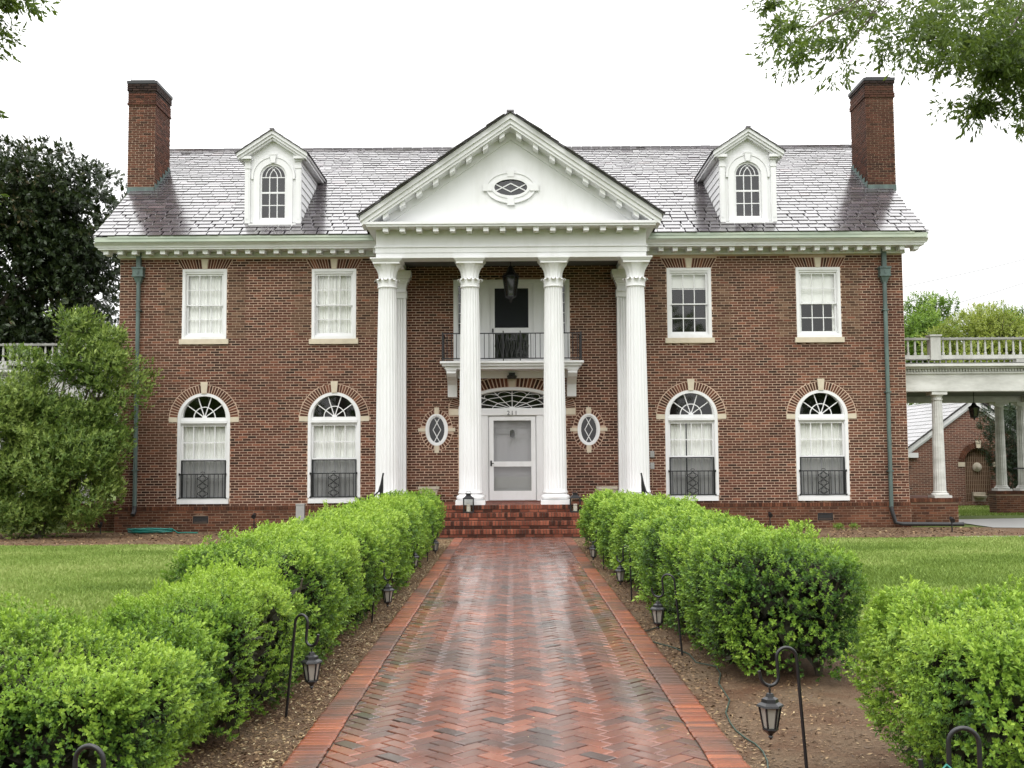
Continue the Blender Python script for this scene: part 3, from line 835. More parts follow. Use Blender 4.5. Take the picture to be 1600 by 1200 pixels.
for s in (-1, 1):
    mb = MB(); x0, x1 = (.83, 1.22) if s > 0 else (-1.22, -.83)
    polybar(mb, [((x0 + x1) / 2 + .12 * math.sin(k * 1.5708), DZ0 + .55 + k * (DZL - DZ0 - .61) / 16) for k in range(17)], .014, YW + .05, YW + .07)
    polybar(mb, [((x0 + x1) / 2 - .12 * math.sin(k * 1.5708), DZ0 + .55 + k * (DZL - DZ0 - .61) / 16) for k in range(17)], .014, YW + .0515, YW + .0685)
    EP('sidelight_bars', mb, 'white_paint')
    EP('pane', pane_mb(rect(x0, x1, DZ0 + .55, DZL - .06), YW + .06), 'window_glass')
# panelled inner door and storm door
mb = MB(); mb.box(-.56, .56, YW + .14, YW + .18, DZ0, DZL - .04)
H_ = DZL - DZ0
for x0, x1 in ((-.48, -.06), (.06, .48)):
    for a, b_ in ((.10, .30), (.42, .80), (.86, .95)):
        z0, z1 = DZ0 + a * H_, DZ0 + b_ * H_
        mb.plate(rect(x0, x1, z0, z1), [rect(x0 + .03, x1 - .03, z0 + .03, z1 - .03)], YW + .125, YW + .1395)
        mb.box(x0 + .07, x1 - .07, YW + .128, YW + .1395, z0 + .07, z1 - .07)
EP('front_door', mb, 'door_paint')
mb = MB(); zk = P(801, 677, YW)[1]
mb.lathe([(.0, -.10), (.045, -.085), (.062, 0), (.055, .07), (.0, .10)], (0, YW + .115, zk), 10, caps=False)
mb.tube([(-.05, YW + .09, zk + .02), (-.045, YW + .07, zk - .07), (0, YW + .065, zk - .10), (.045, YW + .07, zk - .07), (.05, YW + .09, zk + .02)], .012, 6)
EP('door_knocker', mb, 'black_iron', smooth=40)
mb = MB(); sz = [DZ0 + .02, P(800, 722, YW)[1], P(800, 728.5, YW)[1], DZL - .015]
zl0, zl1, zu0, zu1 = P(800, 767, YW)[1], P(800, 729, YW)[1], P(800, 721, YW)[1], P(800, 657, YW)[1]
mb.plate(rect(-.59, .59, DZ0 - .015, DZL - .01), [rect(-.475, .475, zl0, zl1), rect(-.475, .475, zu0, zu1)], YW + .0, YW + .035)
EP('storm_door', mb, 'white_paint')
for a, b_ in ((zl0, zl1), (zu0, zu1)): EP('door_screen', pane_mb(rect(-.476, .476, a, b_), YW + .018), 'door_screen')
mb = MB(); zh = P(767, 724, YW)[1]
mb.box(-.56, -.52, YW - .012, YW - .0005, zh - .07, zh + .07); mb.tube([(-.54, YW - .01, zh), (-.54, YW - .05, zh), (-.47, YW - .055, zh)], .012, 6)
EP('door_handle', mb, 'black_iron')
fc = bpy.data.curves.new('house_number', 'FONT'); fc.body = '211'; fc.size = .155; fc.extrude = .006; fc.align_x = 'CENTER'; fc.align_y = 'CENTER'
fc.space_character = 1.25
fc.materials.append(M['lead_dark'])
tmp = bpy.data.objects.new('number_text', fc); COL.objects.link(tmp)
bpy.context.view_layer.update()
num_me = bpy.data.meshes.new_from_object(tmp.evaluated_get(bpy.context.evaluated_depsgraph_get()))
bpy.data.objects.remove(tmp); num_me.name = 'house_number'
put('house_number', num_me, ent, (0, YW - .042, P(800, 645.6, YW)[1]), rot=(math.radians(90), 0, 0))
mbm = MB(); mbm.plate(arc(0, DZS, D_W + .245, D_RISE + .275, 0, 180, 30) + arc(0, DZS, D_W + .003, D_RISE + .003, 180, 0, 30), [], YW - .002, YW + .012); EP('mortar_bed', mbm, 'mortar')
voussoirs(0, DZS, 0, 0, 2, 178, 46, ent, skip=lambda a: abs(a - 90) < 4, elx=(D_W + .012, D_RISE + .012, D_W + .235, D_RISE + .262))
b_ = MB(); b_.prism([(-.07, D_RISE + .005), (.07, D_RISE + .005), (.10, D_RISE + .31), (-.10, D_RISE + .31)], -.035, .02); EP('keystone', b_, 'stone', loc=(0, YW, DZS))
for s in (-1, 1):
    b_ = MB(); b_.box(s * (D_W + .003), s * (D_W + .24), YW - .014, YW + .02, DZL + .03, DZS + .012); EP('impost_stone', b_, 'stone')
b_ = MB(); b_.box(-.08, .08, YW - .16, YW - .036, DZS + D_RISE + .30, DZS + D_RISE + .36); b_.lathe([(.11, -.10), (.13, -.02), (.09, 0)], (0, YW - .12, DZS + D_RISE + .30), 10)
EP('porch_light', b_, 'black_iron')
mb = MB(); mb.box(-1.12, -.86, YW - .012, YW + .018, P(642, 742, YW)[1] - .15, P(642, 742, YW)[1] + .12) ; EP('mail_box', mb, 'black_iron')

# upper door to the balcony
ud = put('balcony_door', None, house, (0, YW, UDZ[0]))
mb = MB(); z0, z1 = UDZ
mb.plate(rect(-UD_W, UD_W, z0, z1), [rect(-.55, .55, z0 + .02, z1 - .12), rect(-1.36, -1.16, z0 + .75, z1 - .14), rect(1.16, 1.36, z0 + .75, z1 - .14)], YW + .02, YW + .14)
mb.plate(rect(-UD_W, UD_W, z0, z1), [rect(-UD_W + .08, UD_W - .08, z0 + .001, z1 - .08)], YW - .02, YW + .0195)
for x in (-.66, .66): mb.box(x - .10, x + .10, YW - .01, YW + .0195, z0, z1 - .081)
part('door_frame', mb, 'white_paint', ud)
mb = MB(); a0, a1, c0, c1 = P(800, 560, YW)[1], P(800, 520, YW)[1], P(800, 512, YW)[1], P(800, 450, YW)[1]
mb.plate(rect(-.548, .548, z0 + .03, z1 - .122), [rect(-.43, .43, a0, a1), rect(-.43, .43, c0, c1)], YW + .03, YW + .07)
part('storm_door', mb, 'white_paint', ud)
part('door_screen', pane_mb(rect(-.43, .43, c0, c1), YW + .05), 'insect_screen', ud); part('pane', pane_mb(rect(-.43, .43, a0, a1), YW + .05), 'window_glass', ud)
mb = MB(); mb.box(-.5, -.46, YW + .005, YW + .03, c0 - .12, c0 - .02); part('door_handle', mb, 'black_iron', ud)
for x in (-1.26, 1.26):
    part('pane', pane_mb(rect(x - .1, x + .1, z0 + .75, z1 - .14), YW + .06), 'window_glass', ud)
    mb = MB()
    for k in range(4): mb.box(x - .1, x + .1, YW + .045, YW + .07, z0 + 1.0 + k * .26, z0 + 1.018 + k * .26)
    part('sidelight_bars', mb, 'white_paint', ud)

# balcony: slab, brackets, iron railing
bal = put('balcony', None, house, (0, YW, 4.1))
YB = YW - .86
bz1 = P(800, 563.5, YB)[1]; bz0 = P(800, 575.5, YB)[1]
hx = (P(914, 565, YB)[0] - P(689, 565, YB)[0]) / 2
mb = MB()
h_ = bz1 - bz0
mb.box(-hx, hx, YB, YW - .006, bz1 - h_ * .28, bz1); mb.box(-hx + .05, hx - .05, YB + .05, YW - .007, bz1 - h_ * .62, bz1 - h_ * .281); mb.box(-hx + .11, hx - .11, YB + .11, YW - .008, bz0, bz1 - h_ * .621)
mb.box(-hx + .2, hx - .2, YW - .06, YW - .0085, bz0 - .18, bz0 - .002)
part('balcony_slab', mb, 'white_paint', bal)
for s in (-1, 1):
    x = s * (hx - .27)
    prof = [(YW - .006, bz0 - .01), (YB + .14, bz0 - .01), (YB + .13, bz0 - .10), (YB + .22, bz0 - .19), (YW - .40, bz0 - .24), (YW - .27, bz0 - .36), (YW - .22, bz0 - .55), (YW - .20, bz0 - .66), (YW - .006, bz0 - .68)]
    mb = MB(); n_ = len(prof)
    mb.add([(x - .115, y, z) for y, z in prof] + [(x + .115, y, z) for y, z in prof], [tuple(range(n_)), tuple(reversed(range(n_, 2 * n_)))] + [(i + n_, (i + 1) % n_ + n_, (i + 1) % n_, i) for i in range(n_)])
    mb.box(x - .13, x + .13, YB + .115, YW - .0065, bz0 - .035, bz0 - .0005)
    part('bracket', mb, 'white_paint', bal)
rl = MB(); rz = P(800, 519.5, YB)[1]; rx = hx - .06; yr = YB + .06
rl.box(-rx, rx, yr - .012, yr + .012, rz - .025, rz); rl.box(-rx, rx, yr - .011, yr + .011, bz1 + .05, bz1 + .075)
for s in (-1, 1):
    rl.box(s * rx - .012, s * rx + .012, yr + .0125, YW - .006, rz - .0245, rz - .0005); rl.box(s * rx - .011, s * rx + .011, yr + .0125, YW - .006, bz1 + .0505, bz1 + .0745)
    for k in range(8): rl.box(s * rx - .008, s * rx + .008, yr + .05 + k * .095 - .008, yr + .05 + k * .095 + .008, bz1 + .075, rz - .025)
    rl.box(s * rx - .016, s * rx + .016, yr - .016, yr + .016, bz1, rz + .03)
x = -rx + .115
while x < rx - .05:
    if abs(x) > .43: rl.box(x - .008, x + .008, yr - .008, yr + .008, bz1 + .075, rz - .025)
    x += .115
for x in (-.21, .21): rl.box(x - .012, x + .012, yr - .0125, yr + .0125, bz1 + .0, rz + .05)
for k in range(7):
    xc = -.36 + .12 * k; polybar(rl, [(xc, bz1 + .09), (xc + .06, (bz1 + rz) / 2 + .02), (xc, rz - .03)], .012, yr - .007, yr + .007); polybar(rl, [(xc, bz1 + .09), (xc - .06, (bz1 + rz) / 2 + .02), (xc, rz - .03)], .012, yr - .006, yr + .006)
    rl.box(xc - .007, xc + .007, yr - .0085, yr + .0085, bz1 + .076, rz - .026)
part('railing', rl, 'black_iron', bal)
# ------------------------------------------------------------------ portico columns
COLX = (-2.965, -0.99, 1.005, 2.965)
z_ab1, z_ab0 = Z_ENT0 - .002, P(800, 410.5, YC - .3)[1]
z_tip, z_neck = P(800, 435, YC - .25)[1], P(800, 447, YC - .25)[1]
NF = 20
def flutes(z0, z1, depth=.075):
    def f(a, z):
        if z < z0 or z > z1: return 1.0
        u = (a * NF / (2 * math.pi)) % 1.0
        return 1.0 - depth * max(0.0, math.sin(math.pi * min(max((u - .12) / .76, 0), 1))) ** .7
    return f
RB, RT = .275, .213
def shaft_mesh():
    mb = MB(); zb, zt = .30, z_neck - PORCH_Z
    prof = [(RB + .018, zb - .03), (RB + .012, zb), (RB, zb + .05)]
    for k in range(1, 12):
        t = k / 11; prof.append((RB - (RB - RT) * t ** 1.5, zb + .05 + (zt - .03 - zb - .05) * t))
    prof.append((RT, zt))
    mb.lathe(prof, seg=NF * 7, mod=flutes(zb + .04, zt - .02), caps=False)
    return mb.mesh('shaft', 'white_paint', 30)
def base_mesh():
    mb = MB(); mb.box(-.345, .345, -.345, .345, 0, .105)
    pr = [(.34, .1055)] + [(.275 + .065 * math.cos(a), .165 + .06 * math.sin(a)) for a in (math.radians(-80 + 20 * k) for k in range(9))]
    pr += [(.285, .228), (.282, .24), (.272, .25)] + [(.27 + .03 * math.cos(a), .275 + .022 * math.sin(a)) for a in (math.radians(-80 + 40 * k) for k in range(5))] + [(.27, .30)]
    mb.lathe(pr, seg=40); return mb.mesh('base', 'white_paint', 40)
def capital_mesh():
    mb = MB(); zn, zt, z0, z1 = z_neck - PORCH_Z, z_tip - PORCH_Z, z_ab0 - PORCH_Z, z_ab1 - PORCH_Z
    h = z0 - zt
    mb.lathe([(RT, zn - .002), (RT + .022, zn), (RT + .026, zn + .02), (RT + .018, zn + .03), (RT + .014, zt - .02), (RT + .02, zt), (RT + .005, zt + .02)], seg=48)
    pr = [(RT - .005, zt + .0)] + [(RT - .005 + .125 * (t ** 2.6), zt + h * t) for t in (.2, .4, .55, .7, .8, .9, 1.0)]
    mb.lathe(pr, seg=16 * 6, mod=lambda a, z: 1 - .05 * max(0, math.sin(math.pi * ((a * 16 / (2 * math.pi)) % 1))) ** .6)
    for k in range(9):                        # curled leaf tips round the necking
        a = 2 * math.pi * (k + .5) / 9 + .15; ca, sa = math.cos(a), math.sin(a); ta = (-sa, ca)
        pts = [(RT + .016, zt - .085, .045), (RT + .032, zt - .02, .062), (RT + .055, zt + .018, .062), (RT + .085, zt + .012, .045), (RT + .096, zt - .02, .02)]
        vs = []
        for r, z, w in pts:
            for sgn in (-1, 1):
                vs.append((r * ca + ta[0] * w * sgn, r * sa + ta[1] * w * sgn, z))
            for sgn in (-1, 1):
                vs.append(((r - .014) * ca + ta[0] * w * sgn, (r - .014) * sa + ta[1] * w * sgn, z - .006))
        fs = []
        for i in range(len(pts) - 1):
            b = 4 * i; fs += [(b, b + 1, b + 5, b + 4), (b + 2, b + 6, b + 7, b + 3), (b, b + 4, b + 6, b + 2), (b + 1, b + 3, b + 7, b + 5)]
        fs.append((len(vs) - 4, len(vs) - 3, len(vs) - 1, len(vs) - 2)); mb.add(vs, fs)
    H2 = z1 - z0
    mb.box(-.315, .315, -.315, .315, z0 - .0, z0 + H2 * .34)
    mb.add([(-.325, -.325, z0 + H2 * .341), (.325, -.325, z0 + H2 * .341), (.325, .325, z0 + H2 * .341), (-.325, .325, z0 + H2 * .341),
            (-.37, -.37, z0 + H2 * .8), (.37, -.37, z0 + H2 * .8), (.37, .37, z0 + H2 * .8), (-.37, .37, z0 + H2 * .8)],
           [(0, 1, 5, 4), (1, 2, 6, 5), (2, 3, 7, 6), (3, 0, 4, 7), (4, 5, 6, 7), (3, 2, 1, 0)])
    mb.box(-.375, .375, -.375, .375, z0 + H2 * .801, z1)
    return mb.mesh('capital', 'white_paint', 35)
ms, mbs, mc = shaft_mesh(), base_mesh(), capital_mesh()
for x in COLX:
    c = put('column', None, house, (x, YC, PORCH_Z))
    put('base', mbs, c, (x, YC, PORCH_Z)); put('shaft', ms, c, (x, YC, PORCH_Z)); put('capital', mc, c, (x, YC, PORCH_Z))
# pilasters against the wall
for s in (-1, 1):
    p = put('pilaster', None, house, (s * 2.93, YW, PORCH_Z))
    xa, xb = s * 2.67, s * 3.19; x0, x1 = min(xa, xb), max(xa, xb)
    mb = MB()
    cols = [x0, x0 + .035]
    n_ = 7; wv = (x1 - x0 - .07) / n_
    pts = [(x0, YW - .21)]
    for k in range(n_):
        a = x0 + .035 + wv * k; pts += [(a + wv * .12, YW - .21), (a + wv * .25, YW - .188), (a + wv * .75, YW - .188), (a + wv * .88, YW - .21)]
    pts.append((x1, YW - .21)); z0, z1 = PORCH_Z + .28, z_neck
    for (xa_, ya), (xb_, yb_) in zip(pts, pts[1:]): mb.add([(xa_, ya, z0), (xb_, yb_, z0), (xb_, yb_, z1), (xa_, ya, z1)], [(0, 1, 2, 3)])
    mb.add([(x0, YW - .21, z0), (x0, YW - .005, z0), (x0, YW - .005, z1), (x0, YW - .21, z1)], [(0, 3, 2, 1)])
    mb.add([(x1, YW - .21, z0), (x1, YW - .005, z0), (x1, YW - .005, z1), (x1, YW - .21, z1)], [(0, 1, 2, 3)])
    part('shaft', mb, 'white_paint', p)
    mb = MB(); mb.box(x0 - .08, x1 + .08, YW - .30, YW - .005, PORCH_Z, PORCH_Z + .105); mb.box(x0 - .05, x1 + .05, YW - .265, YW - .005, PORCH_Z + .106, PORCH_Z + .21); mb.box(x0 - .02, x1 + .02, YW - .235, YW - .005, PORCH_Z + .211, PORCH_Z + .279)
    part('base', mb, 'white_paint', p)
    mb = MB(); mb.box(x0 - .02, x1 + .02, YW - .232, YW - .005, z_neck + .001, z_tip); 
    for k in range(6):
        t0, t1 = k / 6, (k + 1) / 6; e = .12 * t1 ** 2.2; zz0, zz1 = z_tip + (z_ab0 - z_tip) * t0 + .001, z_tip + (z_ab0 - z_tip) * t1
        mb.box(x0 + .01 - e, x1 - .01 + e, YW - .205 - e, YW - .005, zz0, zz1)
    for k in range(5): mb.box(x0 + .03 + k * .1, x0 + .09 + k * .1, YW - .27, YW - .2325, z_tip - .05, z_tip - .012)
    mb.box(x0 - .13, x1 + .13, YW - .35, YW - .005, z_ab0 + .001, z_ab1)
    part('capital', mb, 'white_paint', p)

# ------------------------------------------------------------------ portico entablature, pediment, roof
EX = (P(1011, 380, YEF)[0] - P(589, 380, YEF)[0]) / 2
zf = [P(800, v, YEF)[1] for v in (402, 398, 386, 358.5)]
z_hc0, z_hc1 = P(800, 352.3, YCF)[1], P(800, 345, YCF)[1]
HCX = (P(1029, 348, YCF)[0] - P(571, 348, YCF)[0]) / 2
z_mod0, z_mod1 = P(800, 359, YCF + .06)[1], z_hc0
ent2 = put('entablature', None, house, (0, YEF, zf[0]))
mb = MB()
BT = .52                                     # beam thickness
for i, (o, za, zb) in enumerate(((.0, zf[0], zf[0] + .12), (.015, zf[0] + .121, zf[2]), (.04, zf[2] + .001, zf[2] + .03), (.0, zf[2] + .031, z_hc0 + .0))):
    mb.box(-EX - o, EX + o, YEF - o, YEF + BT, za, zb)
    for s in (-1, 1): mb.box(s * (EX + o), s * (EX - BT), YEF + BT + .001, YW - .006, za, zb - .0007)
part('beam', mb, 'white_paint', ent2)
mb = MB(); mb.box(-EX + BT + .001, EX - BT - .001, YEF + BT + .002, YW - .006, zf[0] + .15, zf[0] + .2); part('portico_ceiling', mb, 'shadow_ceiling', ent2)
cor = put('pediment', None, house, (0, YCF, z_hc0))
mb = MB()
hh = z_hc1 - z_hc0
mb.box(-HCX, HCX, YCF, YEF + .3, z_hc0 + hh * .45, z_hc1); mb.box(-HCX + .03, HCX - .03, YCF + .03, YEF + .3, z_hc0 + .002, z_hc0 + hh * .449)
for s in (-1, 1):                            # the cornice runs back along both flanks of the portico
    mb.box(s * HCX, s * (EX + .002), YEF + .301, YW - .62, z_hc0 + hh * .45, z_hc1); mb.box(s * (HCX - .03), s * (EX + .002), YEF + .301, YW - .62, z_hc0 + .002, z_hc0 + hh * .449)
part('cornice', mb, 'white_paint', cor)
PITCH_X = HCX + .10; Z_CORN = P(560, 338, YCF)[1]; Z_APEX = P(798.5, 177, YCF)[1]
PSL = (Z_APEX - Z_CORN) / PITCH_X
def chevron(mb, hw, za, t, y0, y1, cut=None):
    zl = za - PSL * hw
    mb.plate([(-hw, zl), (-hw, zl - t), (0, za - t), (hw, zl - t), (hw, zl), (0, za)], [], y0, y1)
mb = MB(); vt = (196 - 177) / 64.5 * 1.05
chevron(mb, PITCH_X, Z_APEX, vt * .42, YCF - .05, YEF + .2)
chevron(mb, PITCH_X - .03, Z_APEX - vt * .421, vt * .36, YCF - .005, YEF + .2)
chevron(mb, HCX - .12, Z_APEX - vt * .782, vt * .22, YCF + .03, YEF + .2)
part('raking_cornice', mb, 'white_paint', cor)
mb = MB(); zt0 = z_hc1 + .001; zta = Z_APEX - vt - .0
mb.plate([(-(zta - zt0) / PSL, zt0), ((zta - zt0) / PSL, zt0), (0, zta)], [ellipse(0, P(799, 293, YEF)[1], .40, .205)], YEF + .02, YEF + .06)
part('tympanum', mb, 'white_paint', cor)
mb = MB(); bw = .16 / math.cos(math.atan(PSL)); hw_ = (zta - zt0) / PSL - .12
zl = zta - .0 - PSL * hw_
mb.plate([(-hw_, zl), (-hw_ + bw / PSL, zl), (0, zta - bw), (hw_ - bw / PSL, zl), (hw_, zl), (0, zta - .001)], [], YEF - .02, YEF + .0195)
part('raking_frieze', mb, 'white_paint', cor)
xm = [(v - 800) * 1.0 for v in ()]
n_mod = 16; xs = [-(7.5) * .3925 + k * .3925 for k in range(n_mod)]
mod = MB(); mod.box(-.062, .062, 0, .30, -.105, -.0); mod.box(-.072, .072, -.01, .30, -.03, -.001)
mm = mod.mesh('modillion', 'white_paint')
for x in xs: put('modillion', mm, cor, (x, YCF + .09, z_hc0))
for x in xs:
    s = -1 if x > 0 else 1
    zt = Z_APEX - vt - PSL * abs(x)
    q = MB(); w_ = .062
    q.prism([(-w_, -.11 - s * PSL * w_), (w_, -.11 + s * PSL * w_), (w_, s * PSL * w_ + .01), (-w_, -s * PSL * w_ + .01)], 0, .30)
    part('modillion', q, 'white_paint', cor, (x, YCF + .09, zt))
# oval light of the tympanum
ov = put('oval_window', None, house, (0, YEF, P(799, 293, YEF)[1])); oz = P(799, 293, YEF)[1]
mb = MB(); mb.plate(ellipse(0, oz, .575, .365, 48), [ellipse(0, oz, .40, .205, 48)], YEF - .012, YEF + .0195); mb.plate(ellipse(0, oz, .59, .38, 48), [ellipse(0, oz, .555, .345, 48)], YEF - .03, YEF - .0125); mb.plate(ellipse(0, oz, .46, .262, 48), [ellipse(0, oz, .39, .195, 48)], YEF - .03, YEF - .0055)
part('window_frame', mb, 'white_paint', ov)
for q in ([(-.075, .255), (.075, .255), (.09, .43), (-.09, .43)], [(-.09, -.43), (.09, -.43), (.075, -.255), (-.075, -.255)], [(.45, -.085), (.665, -.085), (.665, .085), (.45, .085)], [(-.665, -.085), (-.45, -.085), (-.45, .085), (-.665, .085)]):
    b_ = MB(); b_.prism(q, -.045, .0); part('keystone', b_, 'white_paint', ov, (0, YEF, oz))
la = MB(); lattice(la, .40, .205, .024, .0, .03, True); part('lattice_bars', la, 'white_paint', ov, (0, YEF, oz))
part('pane', pane_mb(ellipse(0, 0, .405, .21), .035), 'window_glass', ov, (0, YEF, oz))
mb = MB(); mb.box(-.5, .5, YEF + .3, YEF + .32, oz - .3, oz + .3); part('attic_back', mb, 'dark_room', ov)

# ------------------------------------------------------------------ main cornice with modillions
mc_ = put('main_cornice', None, house, (0, YW, Z_FRIEZE0))
g0, g1 = P(400, 376.8, YE)[1], P(400, 367.5, YE)[1]
cz0 = Z_FRIEZE1
for s in (-1, 1):
    xi, xo = s * (EX + .045), s * (HALF + .05)
    mb = MB(); mb.box(xi, xo, YW - .07, YW + .05, Z_FRIEZE0, cz0 - .003); mb.box(xi, xo, YW - .095, YW - .0705, Z_FRIEZE0, Z_FRIEZE0 + .03)
    part('frieze', mb, 'white_paint', mc_)
    xo2 = s * (HALF + .40)
    mb = MB(); h_ = g0 - cz0
    mb.box(xi, xo2, YW - .48, YW - .0, cz0, cz0 + h_ * .28)
    mb.box(xi, s * (HALF + .43), YW - .51, YW - .0, cz0 + h_ * .281, cz0 + h_ * .42)
    prof = [(YW - .51, cz0 + h_ * .421), (YW - .52, cz0 + h_ * .55), (YW - .56, cz0 + h_ * .75), (YW - .60, cz0 + h_ * .88), (YW - .60, g0 - .002), (YW - .1, g0 - .002), (YW - .1, cz0 + h_ * .421)]
    x0, x1 = sorted((xi, s * (HALF + .47))); n_ = len(prof)
    mb.add([(x0, y, z) for y, z in prof] + [(x1, y, z) for y, z in prof], [tuple(range(n_)), tuple(reversed(range(n_, 2 * n_)))] + [(i + n_, (i + 1) % n_ + n_, (i + 1) % n_, i) for i in range(n_)])
    part('crown_moulding', mb, 'white_paint', mc_)
    mb = MB(); mb.box(xi, s * (HALF + .43), YE - .02, YE + .06, g0, g1 - .03); mb.box(xi, s * (HALF + .1), YE - .035, YE + .055, g0 + (g1 - g0) * .55, g1 - .0125 + .004)
    part('gutter', mb, 'gutter_metal', mc_)
    for k in range(20):
        x = s * (EX + .22 + k * .358)
        if abs(x) > HALF + .3: break
        put('modillion', mm, mc_, (x, YW - .40, cz0 - .001))
    # verge boards up the gable ends
    mb = MB(); xv = s * (HALF + .44)
    n_ = 4; prof = [(YE + .02, g0), (YE + .02, Z_EAVE - .03), (Y_RIDGE, Z_RIDGE - .05), (Y_RIDGE, Z_RIDGE - .32)]
    xa, xb = sorted((xv, xv - s * .05))
    mb.add([(xa, y, z) for y, z in prof] + [(xb, y, z) for y, z in prof], [tuple(range(n_)), tuple(reversed(range(n_, 2 * n_)))] + [(i + n_, (i + 1) % n_ + n_, (i + 1) % n_, i) for i in range(n_)])
    part('verge_board', mb, 'white_paint', mc_)

# ------------------------------------------------------------------ slate roof
roof = put('roof', None, house, (0, Y_RIDGE, Z_EAVE))
XV = HALF + .46
mb = MB()
for sgn in (-1, 1):
    y_e = Y_RIDGE + sgn * (Y_RIDGE - YE)
    vs = [(-XV, y_e, Z_EAVE - .03), (XV, y_e, Z_EAVE - .03), (XV, Y_RIDGE, Z_RIDGE - .03), (-XV, Y_RIDGE, Z_RIDGE - .03)]
    mb.add(vs + [(x, y, z - .05) for x, y, z in vs], [(0, 1, 2, 3) if sgn < 0 else (3, 2, 1, 0), (4, 7, 6, 5), (0, 4, 5, 1), (1, 5, 6, 2), (3, 7, 4, 0)])
part('roof_deck', mb, 'slate', roof)
SL = math.atan(SLOPE); CS, SN = math.cos(SL), math.sin(SL)
LEN = (Y_RIDGE - YE) / CS
def roof_pt(x, s, h=0.0): return (x, YE + s * CS - h * SN, Z_EAVE + s * SN + h * CS)
def roof_y(z): return YE + (z - Z_EAVE) / SLOPE
rnd = random.Random(21)
EXPO = .232
cands, mbS = [], MB()
slate_local = []
def slate_vs(w, L, lift, jl, jr, th=.022):
    """local: x across, y up the slope, origin at the middle of the lower edge"""
    return [(-w / 2, jl, lift), (w / 2, jr, lift), (w / 2, L, .002), (-w / 2, L, .002),
            (-w / 2, jl, lift + th), (w / 2, jr, lift + th), (w / 2, L, .002 + th), (-w / 2, L, .002 + th)]
SF = [(4, 5, 6, 7), (0, 1, 5, 4), (1, 2, 6, 5), (3, 0, 4, 7)]
def slate_tone():
    t = rnd.gauss(.5, .18)
    return min(max(t, 0), 1)
s0 = -.05; r = -1
while s0 < LEN - .05:                        # graduated courses: tall at the eaves, short at the ridge
    r += 1; ex = .238 - .088 * s0 / LEN; L = min(ex * 1.4, LEN - s0); s0 += ex; s_row = s0 - ex
    x = -XV + (0 if r % 2 else -.15)
    while x < XV:
        w = rnd.uniform(.25, .50) * (ex / .232) ** .7
        a, b = max(x, -XV), min(x + w, XV); x += w
        if b - a < .08: continue
        cands.append((a + .007, b - .007, s_row + rnd.uniform(-.008, .008), L, r))
def hidden_by_portico(xm_, s):
    z = Z_EAVE + s * SN
    return abs(xm_) < (Z_APEX - z) / PSL - .3
cands = [c for c in cands if not hidden_by_portico((c[0] + c[1]) / 2, c[2])]
chosen = set(sorted(range(len(cands)), key=lambda i: cands[i][2] + .02 * abs(cands[i][0]))[:300])
sv = []
rot_slope = (SL, 0, 0)
for i, (a, b, s, L, r) in enumerate(cands):
    w = b - a; xm_ = (a + b) / 2; lift = .021 + rnd.uniform(-.0035, .0035) + (rnd.uniform(-.012, .012) if rnd.random() < .05 else 0); jl, jr = rnd.uniform(-.006, .006), rnd.uniform(-.006, .006)
    if i in chosen and w > .2:
        wq = round(w / .05) * .05
        if not any(abs(v[0] - wq) < .01 for v in sv):
            for k in range(3):
                q = MB(); q.add(slate_vs(wq - .016, EXPO * 1.38, .018 + .003 * k, rnd.uniform(-.006, .006), rnd.uniform(-.006, .006)), SF, slate_tone()); sv.append((wq, q.mesh('slate', 'slate')))
        me = rnd.choice([v[1] for v in sv if abs(v[0] - wq) < .01])
        o = put('slate', me, roof, roof_pt(xm_, s), rot=rot_slope); continue
    vs = [roof_pt(xm_ + x, s + y, h) for x, y, h in slate_vs(w, L, lift, jl, jr)]
    mbS.add(vs, SF, slate_tone())
part('slates', mbS, 'slate', roof, kind='stuff')
mb = MB(); rc = random.Random(4); x = -XV
while x < XV:
    mb.box(x, min(x + .29, XV), Y_RIDGE - .07, Y_RIDGE + .07, Z_RIDGE - .02, Z_RIDGE + .045 + rc.uniform(0, .008), slate_tone()); x += .3
part('ridge_slates', mb, 'slate', roof, kind='stuff')
# portico roof: slate on both slopes
mb = MB(); za = Z_APEX + .012; hwp = PITCH_X + .05; yb_ = roof_y(za) + .25
n_r = int(hwp / CS / .23)
chevr = [(-hwp, za - PSL * hwp), (0, za), (hwp, za - PSL * hwp), (hwp, za - PSL * hwp + .03), (0, za + .03), (-hwp, za - PSL * hwp + .03)]
mb.plate(chevr, [], YCF - .10, yb_, .3)
an = math.atan(PSL)
for s in (-1, 1):
    for r in range(n_r):
        d0, d1 = r * .23, r * .23 + .30
        y = YCF - .12 - rnd.random() * .1
        while y < yb_ - 1:
            wy = rnd.uniform(.25, .45); pts = []
            for dd, lift in ((d0, .05), (d1, .034)):
                for yy in (y, y + wy - .006):
                    X = s * (hwp + .02 - dd * math.cos(an)); Z = za - PSL * abs(X) + lift
                    pts.append((X, yy, Z))
            pts += [(p[0], p[1], p[2] - .014) for p in pts]
            mb.add(pts, [(0, 1, 3, 2), (4, 6, 7, 5), (0, 4, 5, 1), (0, 2, 6, 4), (1, 5, 7, 3)] , slate_tone()); y += wy
part('portico_roof', mb, 'slate', roof)
mb = MB(); mb.box(-.09, .09, YCF - .13, YCF + .3, za + .0, za + .04); part('ridge_cap', mb, 'slate', roof)

